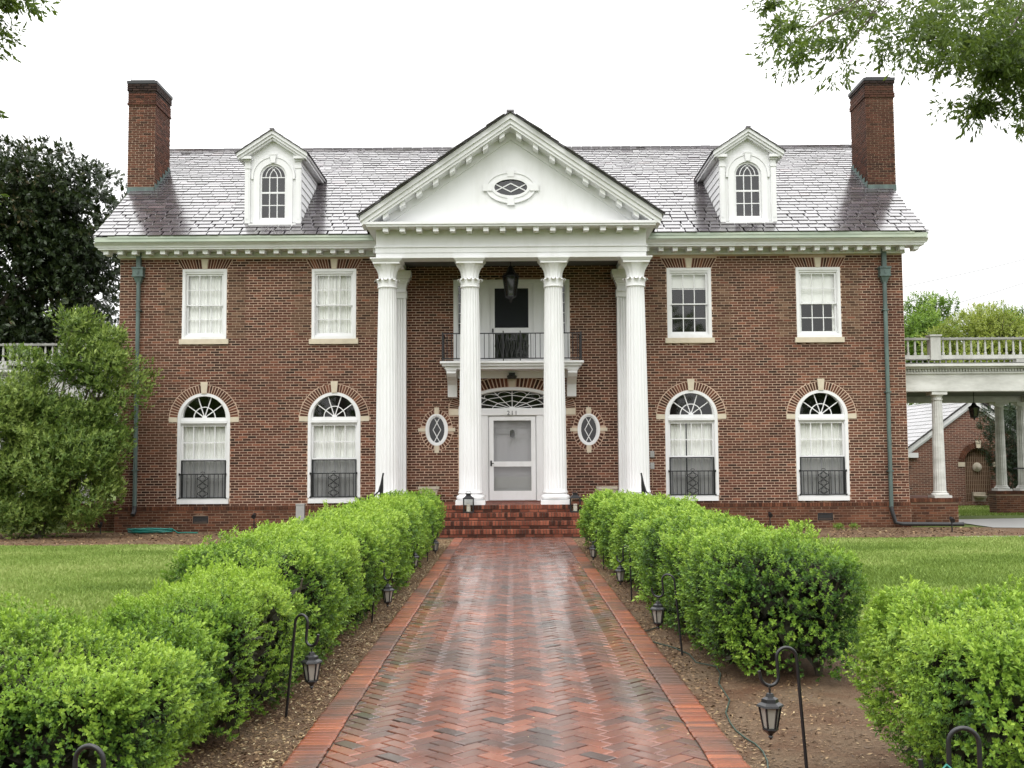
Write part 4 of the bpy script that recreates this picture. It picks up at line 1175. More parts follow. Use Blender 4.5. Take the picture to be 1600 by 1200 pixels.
# ------------------------------------------------------------------ dormers
def ray_roof(px, py):
    d = CAM_R.to_3x3() @ Vector(((px - 800) / F_PX, (600 - py) / F_PX, -1))
    k = (Z_EAVE - SLOPE * YE - CAM_Z) / (d.z - SLOPE * d.y)
    return d.x * k, d.y * k, CAM_Z + d.z * k
def dormer_meshes():
    out = []; DW = .72
    # front board with the arched opening
    mb = MB(); az, ar = 1.23, .345
    face = [(-DW, 0), (DW, 0), (DW, 1.72), (0, 2.26), (-DW, 1.72)]
    hole = [(-ar, .12), (ar, .12)] + arc(0, az, ar, ar, 0, 180, 20)
    mb.plate(face, [hole], .0, .06)
    out.append(('front_board', mb.mesh('front_board', 'white_paint')))
    mb = MB()
    mb.plate([(-.50, .05), (-ar, .05)] + arc(0, az, ar, ar, 180, 0, 20) + [(ar, .05), (.50, .05)] + arc(0, az, .50, .50, 0, 180, 24), [], -.03, -.0005)
    mb.plate([(-.56, az - .06), (-.505, az - .06)] + arc(0, az, .505, .505, 180, 0, 24) + [(.505, az - .06), (.56, az - .06)] + arc(0, az, .56, .56, 0, 180, 24), [], -.045, -.0006)
    mb.prism([(-.05, az + .36), (.05, az + .36), (.085, az + .56), (-.085, az + .56)], -.07, -.0465); mb.box(-.10, .10, -.08, -.046, az + .561, az + .60)
    mb.box(-.50, .50, -.09, -.0007, .0, .049)
    for s in (-1, 1):
        mb.box(s * .585, s * DW, -.05, -.0008, .0, 1.44); mb.box(s * .62, s * .69, -.058, -.0505, .12, 1.36)
        mb.box(s * .57, s * (DW + .015), -.065, -.0009, 1.441, 1.50); mb.box(s * .585, s * DW, -.05, -.001, 1.501, 1.62); mb.box(s * .56, s * (DW + .03), -.08, -.0011, 1.621, 1.67)
        mb.box(s * .54, s * (DW + .10), -.16, -.0012, 1.671, 1.74)
    mb.box(-.60, .60, -.12, .0, -.07, -.001)
    out.append(('casing', mb.mesh('casing', 'white_paint')))
    sa = MB(); sr = ar - .002
    sa.plate([(-sr, .121), (sr, .121)] + arc(0, az, sr, sr, 0, 180, 20), [rect(-.295, .295, .17, .80), [(-.295, .845), (.295, .845)] + arc(0, az, .295, .295, 0, 180, 18)], .015, .05)
    for x in (-.098, .098): sa.box(x - .011, x + .011, .018, .046, .17, .80); sa.box(x - .011, x + .011, .0185, .0455, .845, az + .02)
    sa.box(-.295, .295, .0195, .0445, .485, .507); sa.box(-.295, .295, .0205, .044, az - .02, az + .002)
    for cx_, a0, a1 in ((-.295, 0, 48), (-.098, 0, 70), (.098, 110, 180), (.295, 132, 180)):
        polybar(sa, arc(cx_ , az, .295 if abs(cx_) < .2 else .39, .295 if abs(cx_) < .2 else .30, a0, a1, 8), .018, .0215, .043)
    out.append(('sash', sa.mesh('sash', 'white_paint')))
    xs = [-.295, -.098, .098, .295]
    for i in range(3):
        for z0, z1 in ((.17, .485), (.507, .80), (.845, az - .02)): out.append(('pane', pane_mb(rect(xs[i], xs[i + 1], z0, z1), .032).mesh('pane', 'window_glass')))
        out.append(('pane', pane_mb([(xs[i], az), (xs[i + 1], az), (xs[i + 1], az + math.sqrt(max(.297 ** 2 - xs[i + 1] ** 2, 0))), (xs[i], az + math.sqrt(max(.297 ** 2 - xs[i] ** 2, 0)))] if i == 1 else
                            [(xs[i], az), (xs[i + 1], az)] + ([(.098, az)] if 0 else []) + (arc(0, az, .297, .297, 0, 70, 5) if i == 2 else arc(0, az, .297, .297, 110, 180, 5)), .0325).mesh('pane', 'window_glass')))
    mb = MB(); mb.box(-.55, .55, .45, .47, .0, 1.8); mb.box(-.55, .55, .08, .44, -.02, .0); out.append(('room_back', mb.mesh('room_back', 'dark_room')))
    # raking cornice + roof
    sl = .665
    def chev(mb, hw, za_, t, y0, y1):
        zl_ = za_ - sl * hw; mb.plate([(-hw, zl_), (-hw, zl_ - t), (0, za_ - t), (hw, zl_ - t), (hw, zl_), (0, za_)], [], y0, y1)
    mb = MB(); chev(mb, .90, 2.40, .095, -.22, .1); chev(mb, .875, 2.303, .075, -.18, .1); chev(mb, .80, 2.226, .06, -.13, .1)
    out.append(('raking_cornice', mb.mesh('raking_cornice', 'white_paint')))
    for s in (-1, 1):                       # eave moulding along the cheeks
        mb = MB(); mb.box(s * .72, s * .875, .101, 2.55, 1.66, 1.73); mb.box(s * .72, s * .91, .1015, 2.62, 1.7301, 1.80)
        out.append(('eave_moulding', mb.mesh('eave_moulding', 'white_paint')))
    mb = MB(); n_ = 8
    for s in (-1, 1):
        for r in range(5):
            d0, d1 = r * .215, min(r * .215 + .27, .95); y = -.26
            while y < 3.5:
                wy = rnd.uniform(.26, .42); pts = []
                for dd, lift in ((d0, .028), (d1, .012)):
                    for yy in (y, y + wy - .006):
                        X = s * (.945 - dd); pts.append((X, yy, 2.405 - sl * abs(X) + lift))
                pts += [(p[0], p[1], p[2] - .016) for p in pts]
                mb.add(pts, [(0, 1, 3, 2), (4, 6, 7, 5), (0, 4, 5, 1), (0, 2, 6, 4), (1, 5, 7, 3)], slate_tone()); y += wy
    mb.box(-.06, .06, -.25, 3.5, 2.41, 2.445)
    out.append(('dormer_slates', mb.mesh('dormer_slates', 'slate')))
    return out
proto_d = dormer_meshes()
board_cache = {}
for px in (426.5, 1169.5):
    X, Yd, Zd = ray_roof(px, 350.5 if px < 800 else 347.5)
    d = put('dormer', None, house, (X, Yd, Zd))
    for nm, me in proto_d: put(nm, me, d, (X, Yd, Zd), kind='stuff' if nm == 'dormer_slates' else None)
    for s in (-1, 1):                        # lapped clapboards on the cheeks
        ck = MB(); ck.add([(s * .70, .05, 0.03), (s * .70, 2.6, 1.76), (s * .70, .05, 1.76)], [(0, 1, 2) if s > 0 else (0, 2, 1)]); part('cheek', ck, 'white_paint', d, (X, Yd, Zd))
        for k in range(9):
            z0, z1 = .02 + k * .19, .02 + (k + 1) * .19 + .02
            ya, ybk = .058, max(z0 / SLOPE, .07) + .12; yt = max(z1 / SLOPE, .08) + .10
            if z1 > 1.68: z1 = 1.68
            key = (s, k)
            if key not in board_cache:
                q = MB()
                q.add([(s * .735, ya, z0), (s * .735, ybk, z0), (s * .712, yt, z1), (s * .712, ya, z1), (s * .70, ya, z0), (s * .70, ybk, z0), (s * .70, yt, z1), (s * .70, ya, z1)],
                      [(0, 1, 2, 3) if s > 0 else (3, 2, 1, 0), (0, 4, 5, 1), (2, 6, 7, 3), (0, 3, 7, 4), (1, 5, 6, 2)])
                board_cache[key] = q.mesh('clapboard', 'white_paint')
            put('clapboard', board_cache[key], d, (X, Yd, Zd))

# ------------------------------------------------------------------ chimneys
def sooty(z, z_top): return
for s, (pxl, pxr, pyt, pyb) in ((-1, (200, 242, 129.5, 300)), (1, (1354, 1398, 124.5, 296))):
    Xc, Yf, Zb = ray_roof((pxl + pxr) / 2, pyb)
    x0, x1 = P(pxl, 220, Yf)[0], P(pxr, 220, Yf)[0]; zt = P((pxl + pxr) / 2, pyt, Yf)[1]; dep = 1.32
    ch = put('chimney', None, roof, ((x0 + x1) / 2, Yf, Zb))
    mb = MB(); mb.box(x0 + .006, x1 - .006, Yf + .006, Yf + dep - .006, Zb - 1.2, zt - .45); part('mortar_bed', mb, 'mortar' if s < 0 else 'foundation_mortar', ch); mb = MB(); mb.box(x0 + .006, x1 - .006, Yf + .006, Yf + dep - .006, zt - .449, zt - .02); part('sooty_mortar', mb, 'foundation_mortar', ch)
    mb = MB(); soot = MB()
    zc0, zc1, zc2 = P(220, pyt + 33, Yf)[1], P(220, pyt + 13, Yf)[1], P(220, pyt + 8, Yf)[1]
    xin = x1 if s < 0 else x0
    for face in ('front', 'inner', 'outer'):
        a, b_ = (x0, x1) if face == 'front' else (Yf, Yf + dep)
        for l0, r0, l1, r1, za_, zb_, w in brick_runs(a, b_, Zb - .9, zt - .03, masks=[], seed=40 + s, joint=.016):
            grow = .035 if za_ > zc1 else (.03 if abs(za_ - zc0) < .035 else (.012 if za_ > zc0 else 0.0))
            t_ = brick_tone(rnd) * (.85 if s < 0 else .55); tgt = mb if za_ < zc1 - .1 else soot
            if face == 'front':
                tgt.box(l0 - (grow if l0 < a + .05 else 0), r0 + (grow if r0 > b_ - .05 else 0), Yf - .004 - grow, Yf + .02, za_, zb_, t_)
            else:
                xf = xin if face == 'inner' else (x0 if s < 0 else x1); sg = (1 if s < 0 else -1) * (1 if face == 'inner' else -1)
                tgt.box(xf - sg * .02, xf + sg * (.004 + grow), l0 - (grow if l0 < a + .05 else 0), r0, za_, zb_, t_)
    part('brickwork', mb, 'wall_brick', ch, kind='stuff'); part('chimney_crown', soot, 'soot_brick', ch, kind='stuff')
    mb = MB(); mb.box(x0 - .045, x1 + .045, Yf - .045, Yf + dep + .045, zt - .028, zt + .05); mb.box(x0 + .05, x1 - .05, Yf + .05, Yf + dep - .05, zt + .0505, zt + .10); part('cap', mb, 'lead_dark', ch)
    mb = MB(); mb.box(x0 - .0, x1 + .0, Yf - .03, Yf - .0105, Zb - .04, Zb + .13)
    for k in range(6):                        # stepped copper flashing on the inner face
        y0_ = Yf + k * .22; zz = Zb + SLOPE * k * .22; sg = 1 if s < 0 else -1
        mb.box(xin + sg * .0105, xin + sg * .022, y0_, y0_ + .218, zz - .06, zz + .24)
    part('flashing', mb, 'copper', ch)
    if s < 0:
        mb = MB(); mb.tube([(x0 + .03, Yf + .1, zt + .05), (x0 + .02, Yf + .1, zt + .25)], .008, 6); part('lightning_rod', mb, 'lead_dark', ch)

# ------------------------------------------------------------------ downspouts
def downspout(s, px_top, px_bot, head_y, bot_y):
    xt = P(px_top, head_y, YW - .1)[0]
    d = put('downspout', None, house, (xt, YW, 0))
    z_h0, z_h1 = P(px_top, head_y + 12, YW - .12)[1], P(px_top, head_y - 7, YW - .12)[1]
    zb = P(px_bot, bot_y, YW - .1)[1]
    mb = MB()
    mb.box(xt - .055, xt + .055, YW - .15, YW - .06, z_h1, cz0 - .002)
    part('outlet_pipe', mb, 'copper', d)
    mb = MB(); yf = YW - .20
    mb.box(xt - .13, xt + .13, yf, YW - .03, z_h0 + .1, z_h1 - .04); mb.box(xt - .15, xt + .15, yf - .02, YW - .03, z_h1 - .039, z_h1); mb.box(xt - .145, xt + .145, yf - .012, YW - .03, z_h0 + .07, z_h0 + .099)
    mb.add([(xt - .11, yf + .01, z_h0 + .069), (xt + .11, yf + .01, z_h0 + .069), (xt + .11, YW - .03, z_h0 + .069), (xt - .11, YW - .03, z_h0 + .069),
            (xt - .05, yf + .06, z_h0 - .10), (xt + .05, yf + .06, z_h0 - .10), (xt + .05, YW - .04, z_h0 - .10), (xt - .05, YW - .04, z_h0 - .10)],
           [(4, 5, 1, 0), (5, 6, 2, 1), (6, 7, 3, 2), (7, 4, 0, 3)])
    mb.plate(ellipse(xt, (z_h0 + z_h1) / 2 + .03, .035, .05, 12), [], yf - .012, yf - .0005)
    part('conductor_head', mb, 'copper', d)
    mb = MB(); mb.tube([(xt, YW - .10, z_h0 - .06), (xt, YW - .10, zb)], .052, 10)
    part('pipe', mb, 'copper', d, smooth=50)
    for z in (zb + .9, (zb + z_h0) / 2, z_h0 - .8):
        mb = MB(); mb.box(xt - .07, xt + .07, YW - .16, YW - .003, z, z + .03); part('strap', mb, 'copper', d)
    mb = MB()
    if s < 0: mb.tube([(xt, YW - .10, zb + .02), (xt, YW - .11, zb - .12), (xt - .01, YW - .2, zb - .2)], .056, 10)
    else: mb.tube([(xt, YW - .10, zb + .05), (xt, YW - .11, zb - .05), (xt + .08, YW - .14, .10), (xt + .25, YW - .16, .065), (xt + 1.75, YW - .22, .05)], .05, 10)
    part('shoe', mb, 'lead_dark', d, smooth=50)
downspout(-1, 216.8, 211, 425, 792)
downspout(1, 1381.5, 1393, 424, 793)

# ------------------------------------------------------------------ wall fittings by the right column
for py in (709.5, 727.5):
    x, z = P(1019, py, YW)
    mb = MB(); mb.box(x - .05, x + .05, YW - .05, YW - .005, z - .08, z + .08); mb.box(x - .02, x + .02, YW - .058, YW - .0505, z - .03, z + .03); part('electrical_box', mb, 'grey_metal', house)
mb = MB(); x, z = P(1019, 735, YW); mb.tube([(x, YW - .02, z), (x, YW - .02, 1.0)], .012, 6); part('conduit', mb, 'pale_wood', house)

# ------------------------------------------------------------------ porch floor and brick steps
steps = put('porch_steps', None, house, (0, YS, 0))
SX = 3.35
mb = MB()
for k in range(4):
    mb.box(-SX, SX, YS + TREAD * k + .012, YW - .04 if k == 3 else YS + TREAD * (k + 1) + .5, RISE * k - (.2 if k == 0 else .0), RISE * (k + 1) - .006)
part('mortar_bed', mb, 'paver_mortar', steps)
sb_, rb_ = [], []
for k in range(12):
    q = MB(); q.box(-.099, .099, -.003 + rnd.uniform(-.002, .002), .09, -.0285, .0285, brick_tone(rnd)); sb_.append(q.mesh('stretcher_brick', 'step_brick'))
    q = MB(); q.box(-.027, .027, -.018 + rnd.uniform(-.004, .004), .19, -.046, .046 + rnd.uniform(-.002, .002), brick_tone(rnd)); rb_.append(q.mesh('rowlock_brick', 'step_brick'))
rest = MB()
for k in range(4):
    y = YS + TREAD * k
    x = -SX + (.107 if k % 2 else 0)
    while x < SX - .1:
        c = x + .1065
        if abs(c) < 1.75: put('stretcher_brick', sb_[rnd.randrange(12)], steps, (c, y, RISE * k + .036))
        else: rest.box(c - .1005, c + .1005, y - .003, y + .09, RISE * k + .0075, RISE * k + .0645, brick_tone(rnd))
        x += .213
    x = -SX
    while x < SX - .05:
        c = x + .0335
        if abs(c) < 1.72: put('rowlock_brick', rb_[rnd.randrange(12)], steps, (c, y, RISE * k + .122))
        else: rest.box(c - .027, c + .027, y - .018, y + .19, RISE * k + .076, RISE * k + .168, brick_tone(rnd))
        x += .0672
part('brickwork', rest, 'step_brick', steps, kind='stuff')
mb = MB()
for k in range(4):
    z = RISE * (k + 1); yy = YS + TREAD * k + .195; ye = YS + TREAD * (k + 1) - .01 if k < 3 else YW - .05
    r = 0
    while yy < ye - .03:
        x = -SX + (.1 if r % 2 else 0); d_ = min(.1, ye - yy)
        while x < SX - .05: mb.box(x, min(x + .205, SX), yy, yy + d_ - .008, z - .03, z - .003 + rnd.uniform(-.0015, .0015), brick_tone(rnd)); x += .213
        yy += .105; r += 1
part('paving', mb, 'step_brick', steps, kind='stuff')

# ------------------------------------------------------------------ side porches
def side_porch(s):
    YP, YR = YW + .75, YW + 6.4
    p = put('side_porch', None, house, (s * 10.1, YP, 0))
    xw = s * (HALF + .01); xe = s * 16.2
    zb0, zb1 = P(1500, 611, YP - .25)[1], P(1500, 566, YP - .45)[1]
    z_r0, z_r1 = P(1500, 562, YP - .2)[1], P(1500, 527, YP - .2)[1]
    Hh = zb1 - zb0
    mb = MB()
    for y0, y1 in ((YP - .22, YP + .22), (YR - .22, YR + .22)):
        f = 1 if y0 < YP + 1 else 0
        mb.box(xw, xe, y0, y1, zb0, zb0 + Hh * .20); mb.box(xw, xe, y0 + .015, y1 - .015, zb0 + Hh * .201, zb0 + Hh * .62)
        mb.box(xw, xe, y0 - .03, y1 + .03, zb0 + Hh * .621, zb0 + Hh * .68); mb.box(xw, xe, y0 - .10, y1 + .1, zb0 + Hh * .80, zb0 + Hh * .87); mb.box(xw, xe, y0 - .2, y1 + .2, zb0 + Hh * .871, zb1 - .03)
        mb.box(xw, xe, y0 + .0, y1, zb0 + Hh * .681, zb0 + Hh * .799)
    mb.box(xe, xe - s * .4, YP + .221, YR - .221, zb0, zb0 + Hh * .87)
    part('entablature', mb, 'weathered_paint', p)
    mb = MB(); x = 0
    while x < abs(xe - xw) - .05: mb.box(xw + s * x, xw + s * (x + .042), YP - .265, YP - .2215, zb0 + Hh * .70, zb0 + Hh * .79); x += .075
    part('dentils', mb, 'weathered_paint', p, kind='stuff')
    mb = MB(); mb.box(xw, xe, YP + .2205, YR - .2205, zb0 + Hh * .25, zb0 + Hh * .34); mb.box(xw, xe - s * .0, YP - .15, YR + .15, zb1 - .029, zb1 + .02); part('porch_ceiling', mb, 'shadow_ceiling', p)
    # balustrades, each baluster its own part
    bal_ = MB(); hb = z_r1 - z_r0
    bal_.lathe([(.038, 0), (.038, .06), (.022, .075), (.030, .16), (.026, .3 * hb / .55), (.017, hb * .72), (.03, hb * .76), (.03, hb * .80)], seg=8)
    bm = bal_.mesh('baluster', 'porch_paint', 40)
    for yy, stepx in ((YP - .08, .183), (YR + .05, .183)):
        mb = MB()
        mb.box(xw + s * .02, xe, yy - .07, yy + .07, z_r1 - .055, z_r1); part('rail', mb, 'old_grey_wood', p)
        mb = MB(); mb.box(xw + s * .02, xe, yy - .05, yy + .05, z_r0 + .03, z_r0 + .13); part('rail', mb, 'porch_paint', p)
        for xp in (1.0, 5.9):
            mb = MB(); xx = s * (HALF + xp); mb.box(xx - .13, xx + .13, yy - .13, yy + .13, z_r0, z_r1 + .03); mb.box(xx - .16, xx + .16, yy - .16, yy + .16, z_r1 + .031, z_r1 + .075); part('balustrade_post', mb, 'porch_paint', p)
        x = .14
        while x < 5.8:
            if abs(x - 1.0) > .18: put('baluster', bm, p, (s * (HALF + x), yy, z_r0 + .13))
            x += stepx
    # columns on brick piers
    zc = .68; hc = zb0 - zc
    cm = MB()
    pr = [(.16, .16)] + [(.155 - .03 * (k / 8) ** 1.4, .16 + (hc - .38) * k / 8) for k in range(1, 9)]
    cm.lathe(pr, seg=112, mod=lambda a, z: 1 - .07 * max(0, math.sin(math.pi * ((a * 16 / 6.28319) % 1))) ** .6, caps=False)
    cm.box(-.225, .225, -.225, .225, 0, .06); cm.lathe([(.215, .0605), (.225, .085), (.205, .115), (.175, .125), (.185, .145), (.165, .165)], seg=28)
    cm.lathe([(.128, hc - .225), (.15, hc - .215), (.15, hc - .195), (.13, hc - .185), (.13, hc - .13), (.175, hc - .085)], seg=28); cm.box(-.20, .20, -.20, .20, hc - .084, hc - .002)
    cme = cm.mesh('porch_column', 'weathered_paint', 35)
    cols = [(1.06, YP), (5.9, YP), (5.2, YR), (5.88, YR), (1.06, YR)]
    for x, y in cols: put('porch_column', cme, p, (s * (HALF + x), y, zc))
    for (xa, xb, y) in ((.03, 1.42, YP), (4.9, 6.2, YR), (5.4, 6.2, YP)):
        pier = put('brick_pier', None, p, (s * (HALF + (xa + xb) / 2), y, 0))
        X0, X1 = sorted((s * (HALF + xa), s * (HALF + xb)))
        mb = MB(); mb.box(X0 + .005, X1 - .005, y - .255, y + .26, -.2, .655); part('mortar_bed', mb, 'foundation_mortar', pier)
        mb = MB()
        for l0, r0, l1, r1, za_, zb_, w in brick_runs(X0, X1, -.13, .57, masks=[], seed=int(xa * 10) + 70): mb.box(l0, r0, y - .263, y - .23, za_, zb_, brick_tone(rnd))
        for e, sg in ((X0, -1), (X1, 1)):
            for l0, r0, l1, r1, za_, zb_, w in brick_runs(y - .26, y + .26, -.13, .57, masks=[], seed=77): mb.box(e - sg * .02, e + sg * .003, l0, r0, za_, zb_, brick_tone(rnd))
        x = X0 - .02
        while x < X1: mb.box(x + .004, x + .062, y - .29, y + .29, .578, .676, brick_tone(rnd)); x += .067
        part('brickwork', mb, 'foundation_brick', pier, kind='stuff')
    # iron railing at the back
    mb = MB(); y = YR - .3
    mb.box(s * (HALF + .05), s * (HALF + 2.3), y - .012, y + .012, 1.42, 1.45); mb.box(s * (HALF + .05), s * (HALF + 2.3), y - .012, y + .012, .76, .785)
    x = .08
    while x < 2.3: mb.box(s * (HALF + x), s * (HALF + x + .02), y - .01, y + .01, .785, 1.42); x += .125
    mb.box(s * (HALF + 5.45), s * (HALF + 8), y - .015, y + .015, 1.35, 1.39)
    part('iron_railing', mb, 'black_iron', p)
    mb = MB(); mb.box(s * (HALF + .03), s * (HALF + 1.38), YP + .3, YP + 2.2, -.1, .67); part('porch_floor', mb, 'brick_texture_side', p)
    return p, zb0
_, ZPB = side_porch(1); side_porch(-1)
# ------------------------------------------------------------------ ground, lawn, beds, paths
GZ = -.035
mb = MB(); mb.add([(-400, -60, GZ), (400, -60, GZ), (400, 700, GZ), (-400, 700, GZ)], [(0, 1, 2, 3)])
part('ground', mb, 'lawn', None, kind='structure')
def ragged(pts, amp, seed, step=.35):
    r = random.Random(seed); out = []
    for (a, b), (c, d) in zip(pts, pts[1:] + pts[:1]):
        n = max(1, int(math.hypot(c - a, d - b) / step))
        for k in range(n):
            t = k / n; out.append((a + (c - a) * t + r.uniform(-amp, amp), b + (d - b) * t + r.uniform(-amp, amp)))
    return out
def sheet(name, outline, z, mat, holes=()):
    mb = MB(); lp = [outline] + list(holes); flat = [p for q in lp for p in q]
    tr = tessellate_polygon([[Vector((x, y, 0)) for x, y in q] for q in lp])
    fs = []
    for a, b, c in tr:
        A, B, C = flat[a], flat[b], flat[c]
        fs.append((a, b, c) if (B[0] - A[0]) * (C[1] - A[1]) - (B[1] - A[1]) * (C[0] - A[0]) > 0 else (a, c, b))
    mb.add([(x, y, z) for x, y in flat], fs); return part(name, mb, mat, None, kind='structure')
sheet('house_bed', ragged([(-15.5, 23.0), (-10, 22.9), (-4, 23.1), (-3.36, 23.2), (-3.36, 27.4), (-15.5, 27.5)], .09, 3), GZ + .010, 'dirt')
sheet('house_bed', ragged([(3.36, 23.6), (10, 24.15), (16, 24.6), (16, 26.0), (11, 27.5), (3.36, 27.4)], .09, 4), GZ + .010, 'dirt')
sheet('hedge_bed', ragged([(-3.0, 2.0), (-1.29, 2.0), (-1.29, 24.4), (-3.0, 24.4)], .05, 5), GZ + .018, 'dirt')
sheet('hedge_bed', ragged([(1.29, 2.0), (3.0, 2.0), (3.0, 24.4), (1.29, 24.4)], .05, 6), GZ + .018, 'dirt')
sheet('hedge_bed', ragged([(-6.5, 3.4), (-3.01, 3.4), (-3.01, 7.2), (-6.5, 7.2)], .06, 7), GZ + .014, 'dirt')
sheet('hedge_bed', ragged([(3.01, 3.4), (6.5, 3.4), (6.5, 6.9), (3.01, 6.9)], .06, 8), GZ + .014, 'dirt')
sheet('concrete_path', [(11.85, 27.0), (14.5, 26.2), (19, 25.2), (24, 25.0), (24, 33.0), (11.9, 30.5)], GZ + .022, 'concrete')
sheet('lawn_kerb', [(9.6, 23.72), (16, 24.25), (16, 24.45), (9.6, 23.9)], GZ + .026, 'concrete')

# brick walk, herringbone at 45 degrees, every near brick its own object
WI, WO, WY0, WY1 = 1.10, 1.305, 2.0, YS - .004
walk = put('brick_walkway', None, None, (0, 10, 0), kind='structure')
mb = MB(); mb.box(-WI, WI, WY0, WY1, -.12, -.012); part('mortar_bed', mb, 'paver_mortar', walk)
u = .1045; c45 = math.sqrt(.5)
def clip(poly, x_lo, x_hi, y_hi):
    for ax, lim, sg in ((0, x_lo, 1), (0, x_hi, -1), (1, y_hi, -1), (1, WY0, 1)):
        out = []
        for p, q in zip(poly, poly[1:] + poly[:1]):
            ip, iq = sg * (p[ax] - lim) >= 0, sg * (q[ax] - lim) >= 0
            if ip: out.append(p)
            if ip != iq:
                t = (lim - p[ax]) / (q[ax] - p[ax]); out.append((p[0] + (q[0] - p[0]) * t, p[1] + (q[1] - p[1]) * t))
        poly = out
        if not poly: return []
    return poly
rnd = random.Random(33)
def walk_tone():
    r = rnd.random()
    return .12 + .1 * rnd.random() if r < .07 else min(max(rnd.gauss(.55, .17), .0), 1)
def tilt(): return rnd.uniform(-.0025, .0025), rnd.uniform(-.009, .009), rnd.uniform(-.009, .009)
def slab(mb, poly, tone, ox=0, oy=0, chamfer=.006, t=None):
    dz, tx, ty = t or tilt(); cx = sum(p[0] for p in poly) / len(poly); cy = sum(p[1] for p in poly) / len(poly); n = len(poly)
    def z(x, y): return dz + tx * (x - cx) + ty * (y - cy)
    top = []
    for x, y in poly:
        d = math.hypot(x - cx, y - cy); k = max(0, 1 - chamfer * 1.4 / max(d, .01)); top.append((cx + (x - cx) * k, cy + (y - cy) * k))
    vs = [(x - ox, y - oy, z(x, y)) for x, y in top] + [(x - ox, y - oy, z(x, y) - .005) for x, y in poly] + [(x - ox, y - oy, -.03) for x, y in poly]
    fs = [tuple(range(n))] + [(i + n, (i + 1) % n + n, (i + 1) % n, i) for i in range(n)] + [(i + 2 * n, (i + 1) % n + 2 * n, (i + 1) % n + n, i + n) for i in range(n)]
    mb.add(vs, fs, tone)
pieces = []
G_ = .0045
for k in range(-20, 340):
    for m_ in range(-12, 13):
        for vert in (0, 1):
            a, b = (k + 2 * m_, k - 2 * m_ + vert)
            w, h = (1, 2) if vert else (2, 1)
            q = [(a * u + G_, b * u + G_), ((a + w) * u - G_, b * u + G_), ((a + w) * u - G_, (b + h) * u - G_), (a * u + G_, (b + h) * u - G_)]
            q = [((x - y) * c45, (x + y) * c45 + 1.2) for x, y in q]
            if max(p[1] for p in q) < WY0 or min(p[1] for p in q) > WY1 or min(p[0] for p in q) > WI or max(p[0] for p in q) < -WI: continue
            pc = clip(q, -WI + .004, WI - .004, WY1 - .003)
            if len(pc) < 3: continue
            ar = abs(sum(p[0] * r[1] - r[0] * p[1] for p, r in zip(pc, pc[1:] + pc[:1]))) / 2
            if ar < .0012: continue
            pieces.append((pc, ar > .0175 and len(pc) == 4, vert))
near = sorted([i for i, p in enumerate(pieces) if p[1] and min(v[1] for v in p[0]) > 5.95], key=lambda i: pieces[i][0][0][1])[:300]
near_set = set(near)
pv = {0: [], 1: []}
hx_, hy_ = (2 * u - 2 * G_) / 2, (u - 2 * G_) / 2
for vert in (0, 1):
    for j in range(18):
        hw, hh_ = (hy_, hx_) if vert else (hx_, hy_)
        q = [((x - y) * c45, (x + y) * c45) for x, y in ((-hw, -hh_), (hw, -hh_), (hw, hh_), (-hw, hh_))]
        b_ = MB(); slab(b_, q, walk_tone()); pv[vert].append(b_.mesh('brick', 'paver_brick'))
rest = MB()
for i, (pc, w, vert) in enumerate(pieces):
    if i in near_set:
        put('brick', pv[vert][rnd.randrange(18)], walk, (sum(p[0] for p in pc) / 4, sum(p[1] for p in pc) / 4, 0))
    else: slab(rest, pc, walk_tone())
part('brick_paving', rest, 'paver_brick', walk, kind='stuff')
edge = put('walkway_edging', None, None, (0, 10, 0), kind='structure')
ev = []
for j in range(16):
    b_ = MB(); slab(b_, [(-.099, -.0295), (.099, -.0295), (.099, .0295), (-.099, .0295)], min(max(rnd.gauss(.55, .16), 0), 1), chamfer=.012); ev.append(b_.mesh('brick', 'edging_brick'))
mb = MB(); rest = MB(); cnt = 0
for s in (-1, 1):
    mb.box(s * (WI + .0), s * (WO + .004), WY0, WY1, -.12, -.014)
    y = WY0 + .02
    while y < WY1 - .04:
        xj = s * (WI + .004 + .1) + rnd.uniform(-.004, .004)
        if y > 5.9 and y < 5.9 + 150 * .0665: put('brick', ev[rnd.randrange(16)], edge, (xj, y + .03, .006))
        else: slab(rest, [(xj - .099, y), (xj + .099, y), (xj + .099, y + .059), (xj - .099, y + .059)], min(max(rnd.gauss(.55, .16), 0), 1))
        y += .0665
part('mortar_bed', mb, 'paver_mortar', edge); part('brick_paving', rest, 'edging_brick', edge, kind='stuff')

# grass blades over the lawns in view
def grass(name, n, xr, yr, test, hgt=.045):
    p = np.stack([RNG.uniform(*xr, n), RNG.uniform(*yr, n)], 1); p = p[test(p)]
    n = len(p); q = np.column_stack([p, np.full(n, GZ)]); a = RNG.uniform(0, 6.28, n); h = hgt * RNG.uniform(.5, 1.3, n)
    wv = np.column_stack([np.cos(a), np.sin(a), np.zeros(n)]) * .006 * (1 + p[:, 1:2] / 9); lean = np.column_stack([RNG.normal(0, .45, n), RNG.normal(0, .45, n), np.ones(n)]) * h[:, None]
    V = np.stack([q - wv, q + wv, q + lean], 1)
    t = np.clip(.15 + .75 * vnoise(q * np.array([1, 1.5, 1]), .7) + RNG.normal(0, .16, n), 0, 1)
    return put(name, np_mesh(name, V, False, t, 'grass_blade'), None, label='short green lawn grass in front of the house', cat='grass', kind='stuff')
def lawn_l(p): return (p[:, 0] < -2.9 - .0 * p[:, 1]) & (p[:, 1] < 23.0 + .12 * np.sin(p[:, 0] * 2.1)) & ~((p[:, 1] < 7.2) & (p[:, 0] > -6.6)) & (p[:, 0] > -.49 * p[:, 1] - 1 - RNG.exponential(2.5, len(p)))
